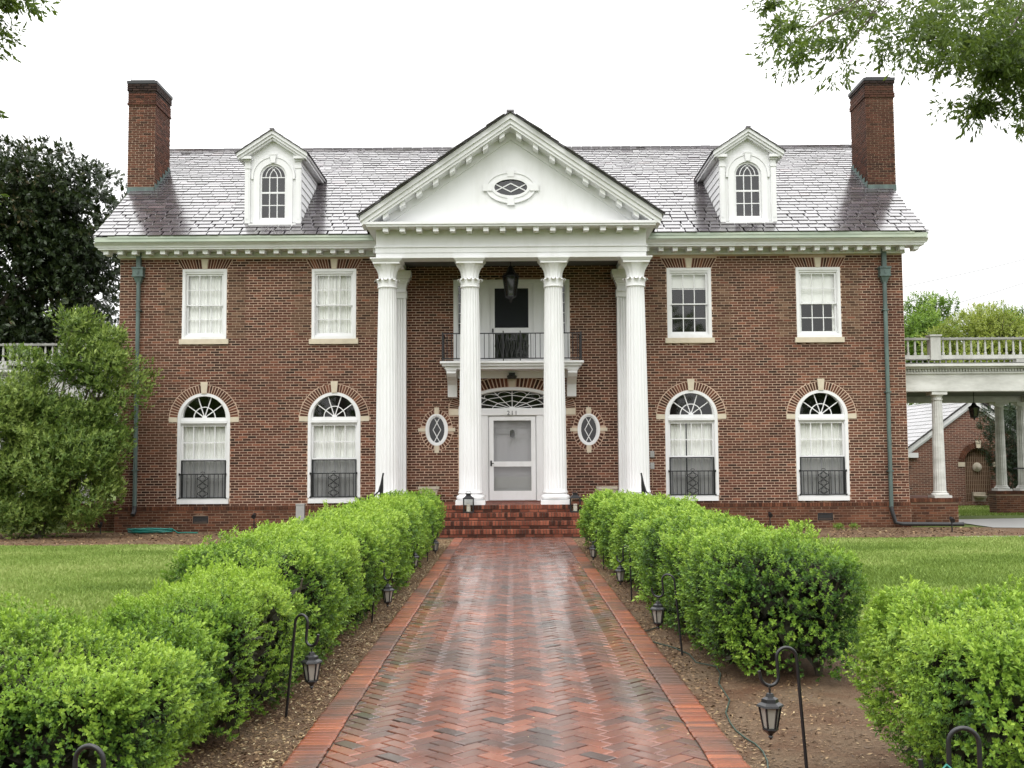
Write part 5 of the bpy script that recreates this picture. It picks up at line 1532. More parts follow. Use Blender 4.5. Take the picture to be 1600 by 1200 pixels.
def lawn_r(p): return (p[:, 0] > 2.9) & (p[:, 1] < 23.3 + (p[:, 0] - 3) * .08 + .1 * np.sin(p[:, 0] * 2)) & ~((p[:, 1] < 6.9) & (p[:, 0] < 6.6)) & (p[:, 0] < .49 * p[:, 1] + 1 + RNG.exponential(2.5, len(p)))
gl = grass('grass', 330000, (-19, -2.8), (7, 23.5), lawn_l); gl['label'] = 'short green grass of the lawn left of the brick walk'
gr_ = grass('grass', 330000, (2.8, 19), (6.5, 25), lawn_r); gr_['label'] = 'short green grass of the lawn right of the brick walk'
gb = grass('grass', 25000, (11.8, 19), (33, 40), lambda p: p[:, 0] > 0, .06); gb['label'] = 'strip of green grass seen beyond the side porch piers'

# leaf litter and clods on the bare beds
def litter(label, n, rects, zz, size, tb=0.0):
    ps = []
    for (x0, x1, y0, y1), w in rects: ps.append(np.stack([RNG.uniform(x0, x1, int(n * w)), RNG.uniform(y0, y1, int(n * w))], 1))
    p = np.concatenate(ps); n = len(p); c = np.column_stack([p, np.full(n, zz)]); a = RNG.uniform(0, 6.28, n); L = size * RNG.uniform(.4, 1.3, n); W = L * RNG.uniform(.15, .55, n)
    e1 = np.column_stack([np.cos(a), np.sin(a), RNG.normal(0, .25, n)]) * L[:, None]; e2 = np.column_stack([-np.sin(a), np.cos(a), RNG.normal(0, .4, n)]) * W[:, None]
    V = np.stack([c - e1, c - e2, c + e1, c + e2], 1)
    return put('leaf_litter', np_mesh('leaf_litter', V, True, np.clip(RNG.beta(1.6, 2.2, n) + tb, 0, 1), 'leaf_litter'), None, label=label, cat='leaf litter', kind='stuff')
litter('dry leaf litter and straw on the bare soil left of the brick walk', 34000, [((-2.0, -1.31, 4, 24), 1.0)], GZ + .022, .014, .2)
litter('dry leaf litter on the bare soil right of the brick walk', 15000, [((1.31, 2.3, 4, 24), .75), ((1.31, 1.5, 4, 24), .25)], GZ + .024, .015)
litter('few small fallen leaves and petals lying on the wet brick walk', 260, [((-1.25, 1.25, 5.5, 23), 1.0)], .012, .012, .35)
litter('dead leaves on the bare bed below the left house front', 4500, [((-14, -3.4, 23.0, 27.3), 1.0)], GZ + .018, .035)
litter('dead leaves on the bare bed below the right house front', 4000, [((3.4, 11.5, 24.0, 27.3), 1.0)], GZ + .018, .035)

# ------------------------------------------------------------------ boxwood hedges
def hedge(label, x0, x1, y0, y1, h, seed, dens=1.0, ends=True, wob=.06, r=.30, group='boxwood hedges', xa=0.0, leaf=1.0):
    """rounded block of boxwood; xa shifts the near end sideways"""
    global RNG
    RNG = np.random.default_rng(seed)
    cx, cy = (x0 + x1) / 2, (y0 + y1) / 2; a, b = (x1 - x0) / 2, (y1 - y0) / 2
    hd = put('boxwood_hedge', None, None, (cx, cy, 0), label, 'hedge', group)
    faces = [('top', 4 * a * b), ('l', 2 * b * h), ('r', 2 * b * h), ('n', 2 * a * h), ('f', 2 * a * h)]
    P_, N_, S_ = [], [], []
    for f, A in faces:
        dist = y0 if f != 'f' else y1
        n = int(A * 1150 * dens)
        uu, vv = RNG.uniform(-1, 1, n), RNG.uniform(-1, 1, n)
        if f == 'top': p = np.column_stack([uu * a, vv * b, np.full(n, h)])
        elif f in 'lr': p = np.column_stack([np.full(n, a if f == 'r' else -a), uu * b, (vv + 1) / 2 * h])
        else: p = np.column_stack([uu * a, np.full(n, -b if f == 'n' else b), (vv + 1) / 2 * h])
        P_.append(p)
    p = np.concatenate(P_)
    # thin out with distance (twigs there are drawn larger instead)
    dist = cy + p[:, 1]; scale = np.clip(dist / 7.0, 1.0, 2.2) ** .8
    keep = RNG.random(len(p)) < 1 / scale ** 2; p, scale, dist = p[keep], scale[keep], dist[keep]
    lo = np.array([-a + r, -b + r, r * .6]); hi = np.array([a - r, b - r, h - r])
    q = np.clip(p, lo, np.maximum(hi, lo)); nrm = unit(p - q + 1e-6); s = q + nrm * r
    s[:, 2] = np.maximum(s[:, 2], .05)
    W = s + np.array([cx, cy, 0])
    big = vnoise(W, 1.3) - .5; mid = vnoise(W + 7, 3.2) - .5; sm = vnoise(W + 3, 8.0) - .5
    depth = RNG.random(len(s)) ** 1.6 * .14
    off = wob * 2.6 * big + .17 * mid + .17 * sm - depth
    tuck = np.clip(1 - s[:, 2] / (h * .55), 0, 1) ** 2
    s = s + nrm * off[:, None]
    s[:, 0] *= 1 - .26 * tuck
    W = s + np.array([cx, cy, 0]); W[:, 0] += xa * np.clip((cy - W[:, 1]) / b, 0, 1) ** 2
    W[:, 2] = np.maximum(W[:, 2], .04)
    hole = (vnoise(W + 31, 2.6) > .84) & (RNG.random(len(W)) < .75)
    thin = (W[:, 2] < .22) & (RNG.random(len(W)) < .55)
    W, nrm, depth, scale, off, sm = [v[~(hole | thin)] for v in (W, nrm, depth, scale, off, sm)]
    d = unit(nrm * .9 + np.array([[0, 0, .55]]) + RNG.normal(0, .38, W.shape))
    tone = np.clip(.50 - 1.9 * depth + .55 * sm + .27 * nrm[:, 2] + RNG.normal(0, .10, len(W)) + .5 * (vnoise(W + 50, 1.1) - .5), 0, 1)  # upward-facing leaves coloured lighter for light on the tops and new growth; older inner leaves darker
    tall = np.where(RNG.random(len(W)) < .02, 1.4, 1.0)
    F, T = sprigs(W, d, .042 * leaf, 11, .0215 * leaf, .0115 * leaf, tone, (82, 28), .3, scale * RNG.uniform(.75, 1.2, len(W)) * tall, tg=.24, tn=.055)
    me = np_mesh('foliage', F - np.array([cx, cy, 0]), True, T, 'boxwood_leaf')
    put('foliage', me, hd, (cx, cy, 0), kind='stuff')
    # woody core of stems, bare low down
    mb = MB(); rr = random.Random(seed)
    n = max(2, int((y1 - y0) * 1.6))
    for i in range(n):
        for j in range(max(1, int((x1 - x0) * 1.5))):
            bx, by = rr.uniform(-a * .55, a * .55), -b + (i + .5) * 2 * b / n + rr.uniform(-.15, .15)
            bx += xa * max(0, -by / b) ** 2
            for k in range(5):
                ex, ey = bx + rr.uniform(-.45, .45) * a, by + rr.uniform(-.4, .4)
                mb.tube([(bx, by, -.05), ((bx * 2 + ex) / 3, (by * 2 + ey) / 3, h * .35), (ex, ey, h * .8)], [.02, .014, .006], 5)
    part('stems', mb, 'bark', hd, (cx, cy, 0), kind='stuff')
    # dense dead inner twigs
    n = int(min(9000, 1500 * a * b * 4 * h)); q = np.column_stack([RNG.uniform(-a * .78, a * .78, n), RNG.uniform(-b + .25, b - .25, n), RNG.uniform(.14, h - .2, n)])
    q[:, 0] += xa * np.clip(-q[:, 1] / b, 0, 1) ** 2
    e = unit(RNG.normal(0, 1, (n, 3))) * .13; e2 = unit(np.cross(e, RNG.normal(0, 1, (n, 3)))) * .05
    V = np.stack([q - e, q - e2, q + e, q + e2], 1)
    put('inner_twigs', np_mesh('inner_twigs', V, True, np.full(n, .4), 'twig_core'), hd, (cx, cy, 0), kind='stuff')
    return hd
GH = 'clipped boxwood hedges along the brick walk'
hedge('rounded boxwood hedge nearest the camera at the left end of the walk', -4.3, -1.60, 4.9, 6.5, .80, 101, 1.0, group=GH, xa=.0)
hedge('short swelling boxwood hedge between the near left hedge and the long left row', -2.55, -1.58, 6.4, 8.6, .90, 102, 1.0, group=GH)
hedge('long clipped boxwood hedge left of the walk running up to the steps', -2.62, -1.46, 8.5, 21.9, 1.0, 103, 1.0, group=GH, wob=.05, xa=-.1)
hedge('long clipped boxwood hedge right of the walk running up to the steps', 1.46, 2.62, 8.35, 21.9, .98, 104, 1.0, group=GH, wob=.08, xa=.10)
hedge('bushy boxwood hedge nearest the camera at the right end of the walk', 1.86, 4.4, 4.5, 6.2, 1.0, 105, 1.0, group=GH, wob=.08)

# ------------------------------------------------------------------ trees and shrubs
def foliage_tree(name, label, cat, base, trunk, limbs, blobs, n, stem, nl, ll, lw, mat, seed, group=None, spread=(75, 25), shell=.55, droop=0.0, up=.4, bark='bark', hole=.62, hs=.9, tmean=.5, lo=.45, rough=.5):
    """tapered trunk with limbs; twigs of leaves spread through the crown's volume with gaps"""
    global RNG
    RNG = np.random.default_rng(seed); rr = random.Random(seed)
    t = put(name, None, None, base, label, cat, group)
    mb = MB(); B = Vector(base)
    H, r = trunk
    top = B + Vector((rr.uniform(-.2, .2), rr.uniform(-.2, .2), H))
    mb.tube([B + Vector((0, 0, -.3)), B + Vector((0, 0, .1)), B.lerp(top, .5) + Vector((.08, .05, 0)), top], [r * 1.5, r * 1.1, r * .8, r * .5], 10)
    for c, rad in limbs:
        c = Vector(c); s0 = B.lerp(top, rr.uniform(lo, 1.0)); m1 = s0.lerp(c, .5) + Vector((rr.uniform(-.3, .3), rr.uniform(-.3, .3), rr.uniform(0, .4)))
        mb.tube([s0, m1, c], [rad, rad * .6, rad * .25], 6)
        for k in range(4):
            e = c + Vector((rr.uniform(-1, 1), rr.uniform(-1, 1), rr.uniform(-.6, .8))) * rad * 14
            mb.tube([m1.lerp(c, rr.random()), (m1 + e) / 2 + Vector((rr.uniform(-.2, .2), 0, rr.uniform(-.1, .2))), e], [rad * .35, rad * .2, rad * .07], 5)
    part('trunk', mb, bark, t, smooth=60)
    w = np.array([b[3] * b[4] * b[5] for b in blobs]) ** .67; w /= w.sum()
    idx = RNG.choice(len(blobs), n, p=w); bl = np.array(blobs)[idx]
    v = unit(RNG.normal(0, 1, (n, 3))); rad = (shell + (1 - shell) * RNG.random(n)) ** .6
    pos = bl[:, :3] + v * rad[:, None] * bl[:, 3:6]
    keep = vnoise(pos + seed, hs) < hole + .12 * RNG.random(n)
    pos, v, rad = pos[keep], v[keep], rad[keep]
    pos = pos + v * ((vnoise(pos + 5, 1.7) - .5) * rough)[:, None]
    d = unit(v * .8 + np.array([[0, 0, up]]) + RNG.normal(0, .45, pos.shape))
    tone = np.clip(tmean + RNG.normal(0, .14, len(pos)) + .5 * (vnoise(pos + 9, .8) - .5), 0, 1)
    F, T = sprigs(pos, d, stem, nl, ll, lw, tone, spread, .2, RNG.uniform(.7, 1.25, len(pos)), droop)
    put('crown', np_mesh('crown', F - np.array(base), True, T, mat), t, base, kind='stuff')
    return t
def rand_blobs(seed, c, R, n, rmin, rmax, flat=.85):
    rr = random.Random(seed); out = []
    for _ in range(n):
        while True:
            v = [rr.uniform(-1, 1) for _ in range(3)]
            if sum(x * x for x in v) < 1: break
        r = rr.uniform(rmin, rmax); out.append((c[0] + v[0] * R[0], c[1] + v[1] * R[1], c[2] + v[2] * R[2], r, r, r * flat))
    return out
def at(px, py, Y): x, z = P(px, py, Y); return (x, Y, z)
def lims(blobs, k, rad): return [((b[0], b[1], b[2]), rad) for b in blobs[:k]]
bl = rand_blobs(1, (-18.6, 37.5, 5.8), (4.3, 3.0, 5.2), 80, 1.0, 1.7) + rand_blobs(2, (-16.5, 38, 2.4), (3.6, 2.0, 2.0), 26, .9, 1.4) + [(-17.2, 37, 10.6, 1.5, 1.5, 1.3), (-19.5, 37, 11.3, 1.6, 1.6, 1.2), (-21.5, 37, 11.0, 1.8, 1.8, 1.5), (-16.6, 37, 10.2, 1.4, 1.4, 1.3), (-18.2, 37, 10.9, 1.5, 1.5, 1.3), (-15.6, 37, 9.0, 1.3, 1.3, 1.3), (-17, 37, 8.6, 1.5, 1.5, 1.4)] + [at(a_, b_, 37) + (1.25, 1.3, 1.2) for a_, b_ in ((40, 272), (75, 282), (112, 288), (140, 315), (148, 350), (150, 395), (100, 335), (60, 330), (120, 400), (10, 280))] + [(-18, 37, 9, 1.3, 1.3, 1.3), (-15.3, 37, 9.6, 1.2, 1.2, 1.2), (-14.4, 37, 7.6, 1.1, 1.2, 1.3)]
foliage_tree('magnolia_tree', 'tall dark glossy evergreen tree behind the left end of the house', 'tree', (-18.6, 37.5, 0), (7, .4), lims(bl, 24, .13), bl, 27000, .20, 8, .19, .085, 'magnolia_leaf', 201, up=.2, hole=.74, hs=1.1)
# light green tree-like shrub in front of the left porch
sb = []
for px, py, r in ((40, 625, .8), (110, 565, .8), (165, 590, .8), (120, 510, .55), (180, 560, .45), (60, 650, 1.0), (140, 660, .95), (25, 740, 1.0), (100, 740, 1.05), (60, 790, .75), (110, 790, .6), (196, 610, .28), (0, 600, .35), (182, 640, .36), (150, 700, .75), (0, 660, .9), (165, 530, .45), (-30, 640, .9), (-40, 740, 1.0), (30, 800, .7), (80, 815, .5), (0, 790, .8), (130, 800, .45), (150, 770, .5), (70, 700, .8), (80, 760, .8), (120, 740, .6), (50, 580, .5), (165, 640, .5)):
    x, y, z = at(px, py, 25.6 + .25 * math.sin(px)); sb.append((x, y, z, r, r * .9, r * .85))
foliage_tree('broad_shrub', 'tall light green leafy shrub growing in front of the left side porch', 'shrub', (-11.1, 25.7, 0), (2.2, .10), lims(sb, 19, .035), sb, 25000, .17, 9, .085, .028, 'shrub_leaf', 202, up=.8, hole=.575, hs=1.9, shell=.30, tmean=.54, rough=1.1)
# trees beyond the right porch
def right_tree(label, px, py, Y, R, n, mat, seed, name='broadleaf_tree', ll=.13):
    x, y, z = at(px, py, Y); bl = rand_blobs(seed, (x, y, z), (R * .8, R * .7, R * .62), 26, R * .22, R * .40)
    foliage_tree(name, label, 'tree', (x, y, 0), (max(z - R * .3, 1.5), .22), lims(bl, 14, .07), bl, n, .26, 8, ll, ll * .5, mat, seed, group='trees beyond the right side porch', hole=.60, hs=.8)
right_tree('bright green spring tree rising above the porch balustrade beside the house corner', 1462, 535, 58, 3.0, 9500, 'spring_leaf', 301)
right_tree('yellow green tree rising above the middle of the right porch balustrade', 1530, 560, 52, 2.8, 10500, 'yellow_leaf', 302, ll=.11)
right_tree('mid green tree at the far right behind the yellow green one', 1590, 540, 60, 2.9, 8000, 'spring_leaf', 303)
x, y, z = at(1612, 520, 55); bl = [(x, y, 1.2 + k * .8, 2.3 - k * .2, 2.3 - k * .2, .5) for k in range(11)]
foliage_tree('conifer_tree', 'dark green conifer at the right edge of the picture', 'tree', (x, y, 0), (9, .2), [], bl, 2600, .30, 14, .12, .02, 'conifer_needle', 304, droop=.1, hole=.9)
bl = [at(1578, 700, 36.8) + (.75, .8, 1.0), at(1592, 740, 37) + (.8, .8, .9), at(1600, 690, 37) + (1.0, .8, 1.2), at(1558, 662, 36.6) + (.5, .6, .45), at(1585, 780, 37) + (.5, .8, .6), at(1625, 740, 37) + (.9, .8, 1.1), at(1595, 650, 37) + (.7, .7, .6)]
foliage_tree('evergreen_shrub', 'dark evergreen shrub in front of the brick outbuilding behind the porch columns', 'shrub', (bl[1][0], 37.0, 0), (2.6, .09), lims(bl, 7, .03), bl, 3400, .16, 10, .10, .022, 'conifer_needle', 305, hole=.8)
# overhanging trees near the camera: trunks stand beside the frame
ob = []
rr = random.Random(9)
for px, py, r in ((1200, 8, .22), (1225, 45, .26), (1245, 78, .20), (1290, 25, .34), (1330, 55, .34), (1310, 100, .16), (1365, 22, .32), (1400, 62, .24), (1440, 25, .40), (1455, 65, .30), (1500, 30, .45), (1515, 85, .40), (1490, 120, .26), (1500, 155, .22), (1560, 20, .5), (1575, 75, .42), (1530, 165, .24), (1548, 110, .3), (1590, 110, .35), (1585, 150, .26), (1597, 190, .2), (1175, 2, .1), (1312, 105, .08), (1640, 40, .6), (1650, 120, .5)):
    Y = 9.2 + rr.uniform(-.9, .9); ob.append(at(px, py, Y) + (r, r * 1.1, r * .8))
foliage_tree('oak_tree', 'overhanging leafy tree reaching into the top right corner of the picture', 'tree', (6.6, 9.6, 0), (9.5, .3), [((b[0], b[1], b[2] + .1), .018) for b in ob[::2]], ob, 5000, .11, 8, .052, .018, 'oak_leaf', 401, shell=.15, up=-.3, droop=.22, hole=.52, hs=3.2, spread=(70, 20), lo=.8)
ob2 = [at(-50, -20, 10.2) + (.4, .4, .25), at(4, -10, 10) + (.20, .3, .11), at(30, -12, 10) + (.12, .25, .07), at(-22, 30, 10) + (.11, .2, .07), at(-6, 46, 9.9) + (.05, .15, .04), at(-60, 40, 10) + (.5, .5, .5), at(-22, 300, 10.3) + (.16, .2, .1), at(-30, 170, 10.3) + (.2, .3, .1)]
foliage_tree('oak_tree', 'overhanging leafy tree showing twigs in the top left corner of the picture', 'tree', (-7.2, 10.2, 0), (9.5, .28), [((b[0], b[1], b[2]), .014) for b in ob2], ob2, 1300, .11, 8, .065, .024, 'oak_leaf', 402, shell=.15, up=-.3, droop=.2, hole=.64, hs=2.2, lo=.8)
# small weeds at the foot of the wall
wb = [at(px, 822, 26.6) + (.12, .12, .08) for px in (1150, 1170, 1245, 1262, 1310, 1335)]
foliage_tree('weed_patch', 'low green weeds sprouting in the bed below the right windows', 'weeds', (wb[2][0], 26.6, 0), (.05, .006), [], wb, 260, .07, 7, .05, .012, 'spring_leaf', 403, hole=.95)

# the wooded street front behind the viewer, mirrored in the window panes
wd = []
rr = random.Random(44)
for k in range(9):
    cx_, cy_, h_ = -40 + k * 10 + rr.uniform(-2, 2), -17 + rr.uniform(-4, 4), rr.uniform(9, 14)
    wd += rand_blobs(500 + k, (cx_, cy_, h_ * .58), (4.6, 3.5, h_ * .36), 14, 1.4, 2.6)
RNG = np.random.default_rng(606)
n_ = 26000; idx_ = RNG.choice(len(wd), n_); bw_ = np.array(wd)[idx_]; v_ = unit(RNG.normal(0, 1, (n_, 3))); p_ = bw_[:, :3] + v_ * (.55 + .45 * RNG.random((n_, 1))) * bw_[:, 3:6]
e_ = unit(RNG.normal(0, 1, (n_, 3))); f_ = unit(np.cross(e_, RNG.normal(0, 1, (n_, 3)))); L_ = RNG.uniform(.15, .4, (n_, 1))
put('distant_woods', np_mesh('distant_woods', np.stack([p_ - e_ * L_, p_ - f_ * L_ * .5, p_ + e_ * L_, p_ + f_ * L_ * .5], 1), True, np.clip(RNG.normal(.5, .2, n_), 0, 1), 'oak_leaf'), None, label='belt of leafy street trees facing the house', cat='woods', kind='stuff')

wd = []
for k in range(26):
    h_ = rr.uniform(5, 8.5); wd += rand_blobs(700 + k, (-95 + k * 7.6 + rr.uniform(-2, 2), 88 + rr.uniform(-5, 8), h_ * .5), (4.2, 3, h_ * .45), 7, 1.5, 2.6)
RNG = np.random.default_rng(607)
n_ = 42000; idx_ = RNG.choice(len(wd), n_); bw_ = np.array(wd)[idx_]; v_ = unit(RNG.normal(0, 1, (n_, 3))); p_ = bw_[:, :3] + v_ * (.5 + .5 * RNG.random((n_, 1))) * bw_[:, 3:6]; p_[:, 2] = np.abs(p_[:, 2])
e_ = unit(RNG.normal(0, 1, (n_, 3))); f_ = unit(np.cross(e_, RNG.normal(0, 1, (n_, 3)))); L_ = RNG.uniform(.15, .45, (n_, 1))
put('distant_woods', np_mesh('distant_woods', np.stack([p_ - e_ * L_, p_ - f_ * L_ * .5, p_ + e_ * L_, p_ + f_ * L_ * .5], 1), True, np.clip(RNG.normal(.5, .2, n_), 0, 1), 'oak_leaf'), None, label='low green tree line far behind the house', cat='woods', kind='stuff')

# ------------------------------------------------------------------ brick outbuilding behind the right porch
YG = 39.0
xg = P(1522, 700, YG)[0]; hwg = 2.35
ez = P(1424, 702, YG)[1]; az_ = P(1521, 622, YG)[1]
og = put('brick_outbuilding', None, None, (xg, YG, 0), 'small brick outbuilding with a gabled wet slate roof behind the right porch', 'outbuilding')
sg_ = (az_ - ez) / (hwg + .15)
nz0, nzs, nr = .15, P(1528, 722, YG)[1], .50
xn = P(1529, 720, YG)[0]
mb = MB(); mb.plate([(xg - hwg, -.2), (xg + hwg, -.2), (xg + hwg, ez + .1), (xg, az_ - .1), (xg - hwg, ez + .1)], [[(xn - nr, nz0), (xn + nr, nz0)] + arc(xn, nzs, nr, nr, 0, 180, 18)], YG, YG + .25)
part('gable_wall', mb, 'brick_texture_front', og)
mb = MB(); mb.box(xg - hwg, xg - hwg + .2, YG + .251, YG + 7, -.2, ez + .05); mb.box(xg + hwg - .2, xg + hwg, YG + .251, YG + 7, -.2, ez + .05); part('side_wall', mb, 'brick_texture_side', og)
mb = MB(); mb.box(xn - nr - .05, xn + nr + .05, YG + .2505, YG + .3, 0, nzs + nr + .05); part('niche_back', mb, 'foundation_brick', og)
lat = MB()
k = -7
while k <= 7:
    x = xn + k * .067; hgt = nzs + math.sqrt(max(nr ** 2 - (k * .067) ** 2, .0))
    q = MB(); q.box(x - .012, x + .012, YG + .19, YG + .215, nz0, hgt - .01); part('lattice_slat', q, 'pale_wood', og); k += 1
for k in range(13): lat.box(xn - nr + .02, xn + nr - .02, YG + .216, YG + .235, nz0 + .1 + k * .16, nz0 + .118 + k * .16)
part('lattice_rails', lat, 'pale_wood', og)
for i in range(24):
    if abs(i - 11.5) < 1.2: continue
    a0, a1 = math.radians(180 * (i + .1) / 24), math.radians(180 * (i + .9) / 24); q = MB()
    q.prism([(xn + r_ * math.cos(a), nzs + r_ * math.sin(a)) for r_, a in ((nr + .01, a1), (nr + .01, a0), (nr + .21, a0), (nr + .21, a1))], YG - .02, YG - .0005, brick_tone(rnd)); part('arch_brick', q, 'wall_brick', og)
q = MB(); q.prism([(xn - .07, nzs + nr), (xn + .07, nzs + nr), (xn + .10, nzs + nr + .27), (xn - .10, nzs + nr + .27)], YG - .05, YG - .001); part('keystone', q, 'stone', og)
for s in (-1, 1):
    q = MB(); q.box(xn + s * nr, xn + s * (nr + .24), YG - .03, YG - .001, nzs - .16, nzs - .0); part('impost_stone', q, 'stone', og)
q = MB(); q.lathe([(.0, -.02), (.13, 0), (.17, .03), (.12, .07), (.0, .10)], (0, 0, 0), 14, caps=False)
o = part('wall_mask', q, 'planter_stone', og, (xn, YG + .17, P(1529, 730, YG)[1]), smooth=50); o.rotation_euler = (math.radians(90), 0, 0)
q = MB(); zz = P(1530, 778, YG)[1]; q.box(xn - .22, xn + .22, YG + .02, YG + .18, zz - .2, zz + .2); q.lathe([(.1, -.05), (.2, .0), (.24, .08), (.2, .081)], (xn, YG - .05, zz), 14); part('stone_basin', q, 'planter_stone', og)
mb = MB()
for s in (-1, 1):
    xo = hwg + .18; pr = [(xg, az_ + .02), (xg + s * xo, az_ + .02 - sg_ * xo), (xg + s * xo, az_ - .03 - sg_ * xo), (xg, az_ - .03)]
    if s > 0: pr = pr[::-1]
    mb.plate(pr, [], YG - .16, YG + 7.2)
rnd = random.Random(77)
for r in range(13):
    for s_ in (-1, 1):
        y = YG - .2 + rnd.random() * -.05
        while y < YG + 7.1:
            wy = rnd.uniform(.25, .48); d0, d1 = hwg + .22 - r * .205, max(hwg + .22 - r * .205 - .26, 0); pts = []
            for dd, lf in ((d0, .05), (d1, .032)):
                for yy in (y, y + wy - .01): pts.append((xg + s_ * dd, yy, az_ + .02 - sg_ * dd + lf))
            pts += [(p[0], p[1], p[2] - .02) for p in pts]
            mb.add(pts, [(0, 1, 3, 2), (4, 6, 7, 5), (0, 4, 5, 1), (0, 2, 6, 4), (1, 5, 7, 3)], slate_tone()); y += wy
        if d1 == 0: pass
part('roof', mb, 'slate', og)
mb = MB()
for s in (-1, 1):
    xo = hwg + .2; pr = [(xg, az_ - .031), (xg + s * xo, az_ - .031 - sg_ * xo), (xg + s * xo, az_ - .20 - sg_ * xo), (xg, az_ - .20)]
    if s > 0: pr = pr[::-1]
    mb.plate(pr, [], YG - .15, YG - .05)
    pr = [(xg, az_ - .201), (xg + s * (xo - .05), az_ - .201 - sg_ * (xo - .05)), (xg + s * (xo - .05), az_ - .28 - sg_ * (xo - .05)), (xg, az_ - .28)]
    if s > 0: pr = pr[::-1]
    mb.plate(pr, [], YG - .09, YG - .03)
mb.box(xg - hwg - .2, xg - hwg + .3, YG - .14, YG + 7, ez - .30, ez - .13)
part('verge_board', mb, 'white_paint', og)

# power lines crossing the sky on the right
pl_x = [at(1405, 450, 70), at(1700, 380, 70)]; mb = MB(); mb.tube([pl_x[0], ((pl_x[0][0] + pl_x[1][0]) / 2, 70, (pl_x[0][2] + pl_x[1][2]) / 2 - .1), pl_x[1]], .014, 5)
part('power_line', mb, 'lead_dark', None, label='upper thin power line crossing the sky at the right', cat='power line', group='power lines')
pl_x = [at(1405, 500, 74), at(1700, 410, 74)]; mb = MB(); mb.tube([pl_x[0], ((pl_x[0][0] + pl_x[1][0]) / 2, 74, (pl_x[0][2] + pl_x[1][2]) / 2 - .1), pl_x[1]], .014, 5)
part('power_line', mb, 'lead_dark', None, label='lower thin power line crossing the sky at the right', cat='power line', group='power lines')
# ------------------------------------------------------------------ shepherd's hooks and hanging garden lanterns
def lantern_parts(dark_glass=False):
    out = []; seg = 6
    rf = MB(); rf.lathe([(.0, .0), (.018, -.004), (.024, -.022), (.044, -.032), (.047, -.05), (.07, -.062), (.074, -.072), (.06, -.076)], seg=seg, caps=False); out.append(('roof', rf.mesh('roof', 'black_iron')))
    fr = MB(); top, bot, rt, rb = -.074, -.19, .058, .036
    for k in range(seg):
        a = 2 * math.pi * k / seg; fr.tube([(rt * math.cos(a), rt * math.sin(a), top), (rb * math.cos(a), rb * math.sin(a), bot)], .0055, 5)
    fr.lathe([(rb + .006, bot + .006), (rb + .008, bot - .004), (rb - .004, bot - .016), (.02, bot - .024), (.010, bot - .036), (.014, bot - .044), (.004, bot - .058)], seg=seg)
    out.append(('frame', fr.mesh('frame', 'black_iron')))
    for k in range(seg):
        a0, a1 = 2 * math.pi * k / seg, 2 * math.pi * (k + 1) / seg; s = .95
        q = MB(); q.add([(rb * s * math.cos(a0), rb * s * math.sin(a0), bot), (rb * s * math.cos(a1), rb * s * math.sin(a1), bot), (rt * s * math.cos(a1), rt * s * math.sin(a1), top), (rt * s * math.cos(a0), rt * s * math.sin(a0), top)], [(0, 1, 2, 3)])
        out.append(('pane', q.mesh('pane', 'frosted_glass')))
    lp = MB(); lp.tube([(.0, .0, -.004), (0, 0, .02)], .006, 6); lp.tube([(.012 * math.cos(t), 0, .03 + .012 * math.sin(t)) for t in [6.2832 * i / 10 for i in range(11)]], .003, 5)
    out.append(('hanging_ring', lp.mesh('hanging_ring', 'black_iron')))
    return out
LP = lantern_parts()
def hook_mesh(H, tilt=0.0):
    """stake at the origin, hook reaching to +x"""
    R1, R2 = .055, .05
    pts = [(0, 0, -.15), (0, 0, H * .5), (0, 0, H - R1)]
    pts += [(R1 - R1 * math.cos(math.radians(a)), 0, H - R1 + R1 * math.sin(math.radians(a))) for a in range(15, 181, 15)]
    zl = H - .15
    pts += [(2 * R1, 0, zl + .02)]
    pts += [(2 * R1 + R2 - R2 * math.cos(math.radians(a)), 0, zl - R2 * math.sin(math.radians(a))) for a in range(0, 181, 15)]
    pts += [(2 * R1 + 2 * R2 + .004, 0, zl + .03)]
    pts = [(x + tilt * z, y, z) for x, y, z in pts]
    mb = MB(); mb.tube(pts, .0095, 8); return mb.mesh('shepherd_hook', 'black_iron', 50), (2 * R1 + R2 + tilt * zl, zl - R2)
LORD = ['first', 'second', 'third', 'fourth', 'fifth']
def hook_with_lantern(side, X, Y, H, rotz, tilt, order, has=True, stuff=''):
    me, (hx, hz) = hook_mesh(H, tilt); rz = rotz if side == 'left' else math.pi - rotz
    lab = f'black iron shepherd hook on the {side} of the walk, {order}'
    h = put('shepherd_hook', me, None, (X, Y, GZ + .02), lab, 'garden hook', 'shepherd hooks lining the walk', rot=(0, 0, rz))
    if not has: return h
    p = Vector((X + hx * math.cos(rz), Y + hx * math.sin(rz), GZ + .02 + hz - .036))
    l = put('garden_lantern', None, None, p, f'black hanging lantern with frosted panes on the {side} of the walk, {order}', 'lantern', 'lanterns hanging from the hooks')
    for nm, me in LP: put(nm, me, l, p)
    l.rotation_euler = (0, 0, random.Random(X * 7 + Y).uniform(0, 1))
def GP(px, py): return G(px, py, GZ + .02)
NM = {0: 'at the bottom edge', 1: 'second from the camera', 2: 'third from the camera', 3: 'fourth from the camera', 4: 'nearest the steps'}
